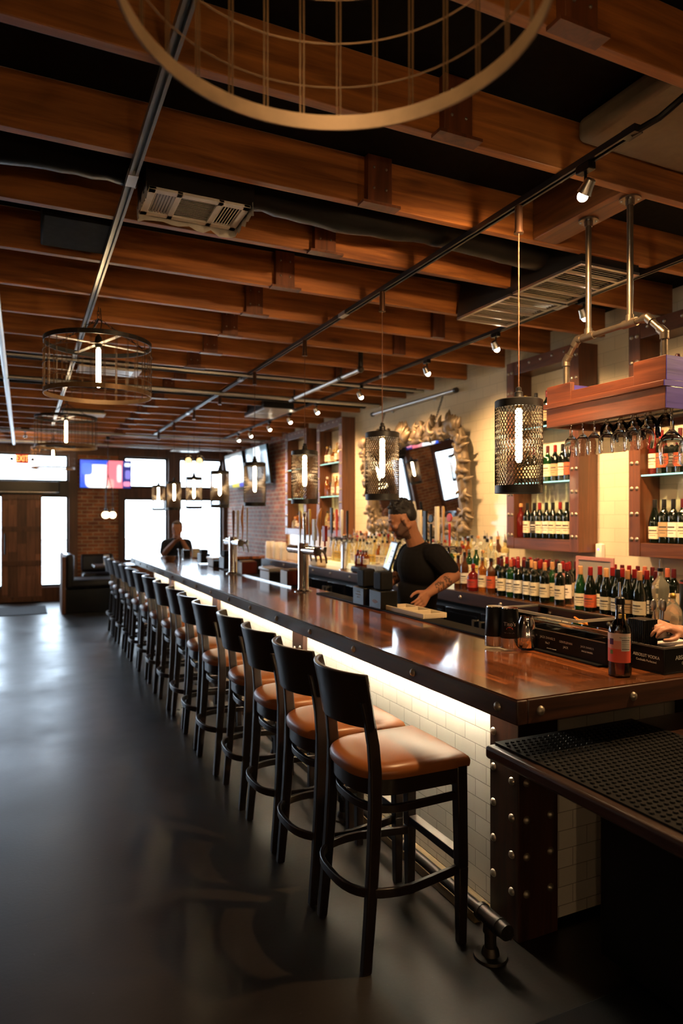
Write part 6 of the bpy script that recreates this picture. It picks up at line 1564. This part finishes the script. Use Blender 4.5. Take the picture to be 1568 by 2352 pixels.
m = MB(); torso2(m, .014); limb(m, [ls, ls.lerp(le,.8)], [.08,.07]); limb(m, [rs, rs.lerp(re,.8)], [.08,.07]); limb(m, [nk-U_*.03, nk-U_*.06], [.075,.09]); fuse('shirt', m, plain('dark_blue_shirt', (.012,.015,.024), .85), g, .009, 4)
m = MB()
for s in (-1, 1): h_ = pv+R_*(.1*s); limb(m, [h_, Vector((h_.x, h_.y, .45)), Vector((h_.x, h_.y, .1))], [.105,.08,.065])
m.sph(pv-U_*.05, (.2,.15,.12), 20, 12, Matrix.Rotation(-YAW, 3, 'Z')); fuse('trousers', m, JEAN, g, .01, 3)
m = MB()
for s in (-1, 1): h_ = pv+R_*(.1*s); m.cap((h_.x, h_.y, .045), Vector((h_.x, h_.y, .04))-F_*.15, .046, .036)
fuse('shoes', m, BLACKP, g, .01, 2)

# ---- the person beyond the right edge, whose hand reaches to the caddy ------
hp = thing('person', 'hand with a ring reaching in from the right edge to the black caddy', 'person', (3.04, 2.05, 0))
m = MB(); sh0 = Vector((2.93, 1.92, 1.36)); el = Vector((2.86, 1.84, 1.12)); wr = wp(1556, 1449, 2.70)
hc3 = Vector((3.02, 2.06, 1.60)); P, M3 = head(m, hc3, Vector((-1,-.1,-.25)), U_.copy(), .94)
ot = Vector((2.98, 2.24, 1.36))
limb(m, [P(-.02,0,-.05), Vector((3.05, 2.06, 1.42))], [.05,.06]); limb(m, [sh0, el, wr], [.05,.038,.024])
def torso3(m, g_=0):
    m.cap(sh0.lerp(ot,.1), ot.lerp(sh0,.1), .06+g_); m.sph((3.05, 2.07, 1.24), (.11+g_,.165+g_,.17+g_), 20, 14); m.sph((3.07, 2.07, 1.05), (.10+g_,.14+g_,.15+g_), 20, 14); m.sph((3.07, 2.07, .92), (.12+g_,.165+g_,.13+g_), 20, 14)
torso3(m)
limb(m, [ot, Vector((2.98, 2.32, 1.08)), Vector((2.86, 2.42, 1.0))], [.05,.038,.026])
hand(m, Vector((2.86, 2.42, 1.0)), Vector((-1,.1,-.2)), Vector((0,0,-1)), -1, .4, .92)
hand(m, wr, (wp(1515, 1436, 2.66)-wr), (-U_*.85-R_*.2+F_*.25), -1, .70, .92)
for s in (-1, 1): h_ = Vector((3.07, 2.07+.08*s, .86)); limb(m, [h_, Vector((h_.x, h_.y, .46)), Vector((h_.x, h_.y, .06))], [.08,.055,.04]); limb(m, [Vector((h_.x, h_.y, .045)), Vector((h_.x-.13, h_.y, .035))], [.036,.028])
fuse('body', m, plain('rosy_skin', (.52,.25,.16), .45, noisy=.08, nscale=40), hp, .004, 3)
d_ = (wp(1515, 1436, 2.66)-wr).normalized()
m = MB(); ctr = wp(1533, 1448, 2.655)
m.tube([ctr+Vector((0,0,1))*.0105*math.cos(q*PI/8)+F_*.0105*math.sin(q*PI/8) for q in range(16)], .0016, 6, closed=True); m.sph(ctr+Vector((0,0,.012))-F_*.003, .0035, 8, 6); m.build('ring', CHROME, hp)
m = MB(); torso3(m, .014); limb(m, [sh0, sh0.lerp(el,.6)], [.064,.056]); limb(m, [ot, ot.lerp(Vector((2.98, 2.32, 1.08)),.6)], [.064,.056]); fuse('shirt', m, TEE, hp, .009, 4)
m = MB(); m.sph(P(-.03,0,.05), (.09,.078,.075), 20, 12, M3); limb(m, [P(-.07,0,.03), P(-.09,0,-.12)], [.06,.04]); fuse('hair', m, HAIR, hp, .008, 3)
m = MB()
for s in (-1, 1): h_ = Vector((3.07, 2.07+.08*s, .86)); limb(m, [h_, Vector((h_.x, h_.y, .46)), Vector((h_.x, h_.y, .1))], [.10,.075,.06])
m.sph((3.07, 2.07, .88), (.135,.18,.11), 20, 12); fuse('trousers', m, JEAN, hp, .01, 3)
m = MB()
for s in (-1, 1): m.cap((3.07, 2.07+.08*s, .045), (2.93, 2.07+.08*s, .04), .044, .034)
fuse('shoes', m, BLACKP, hp, .01, 2)
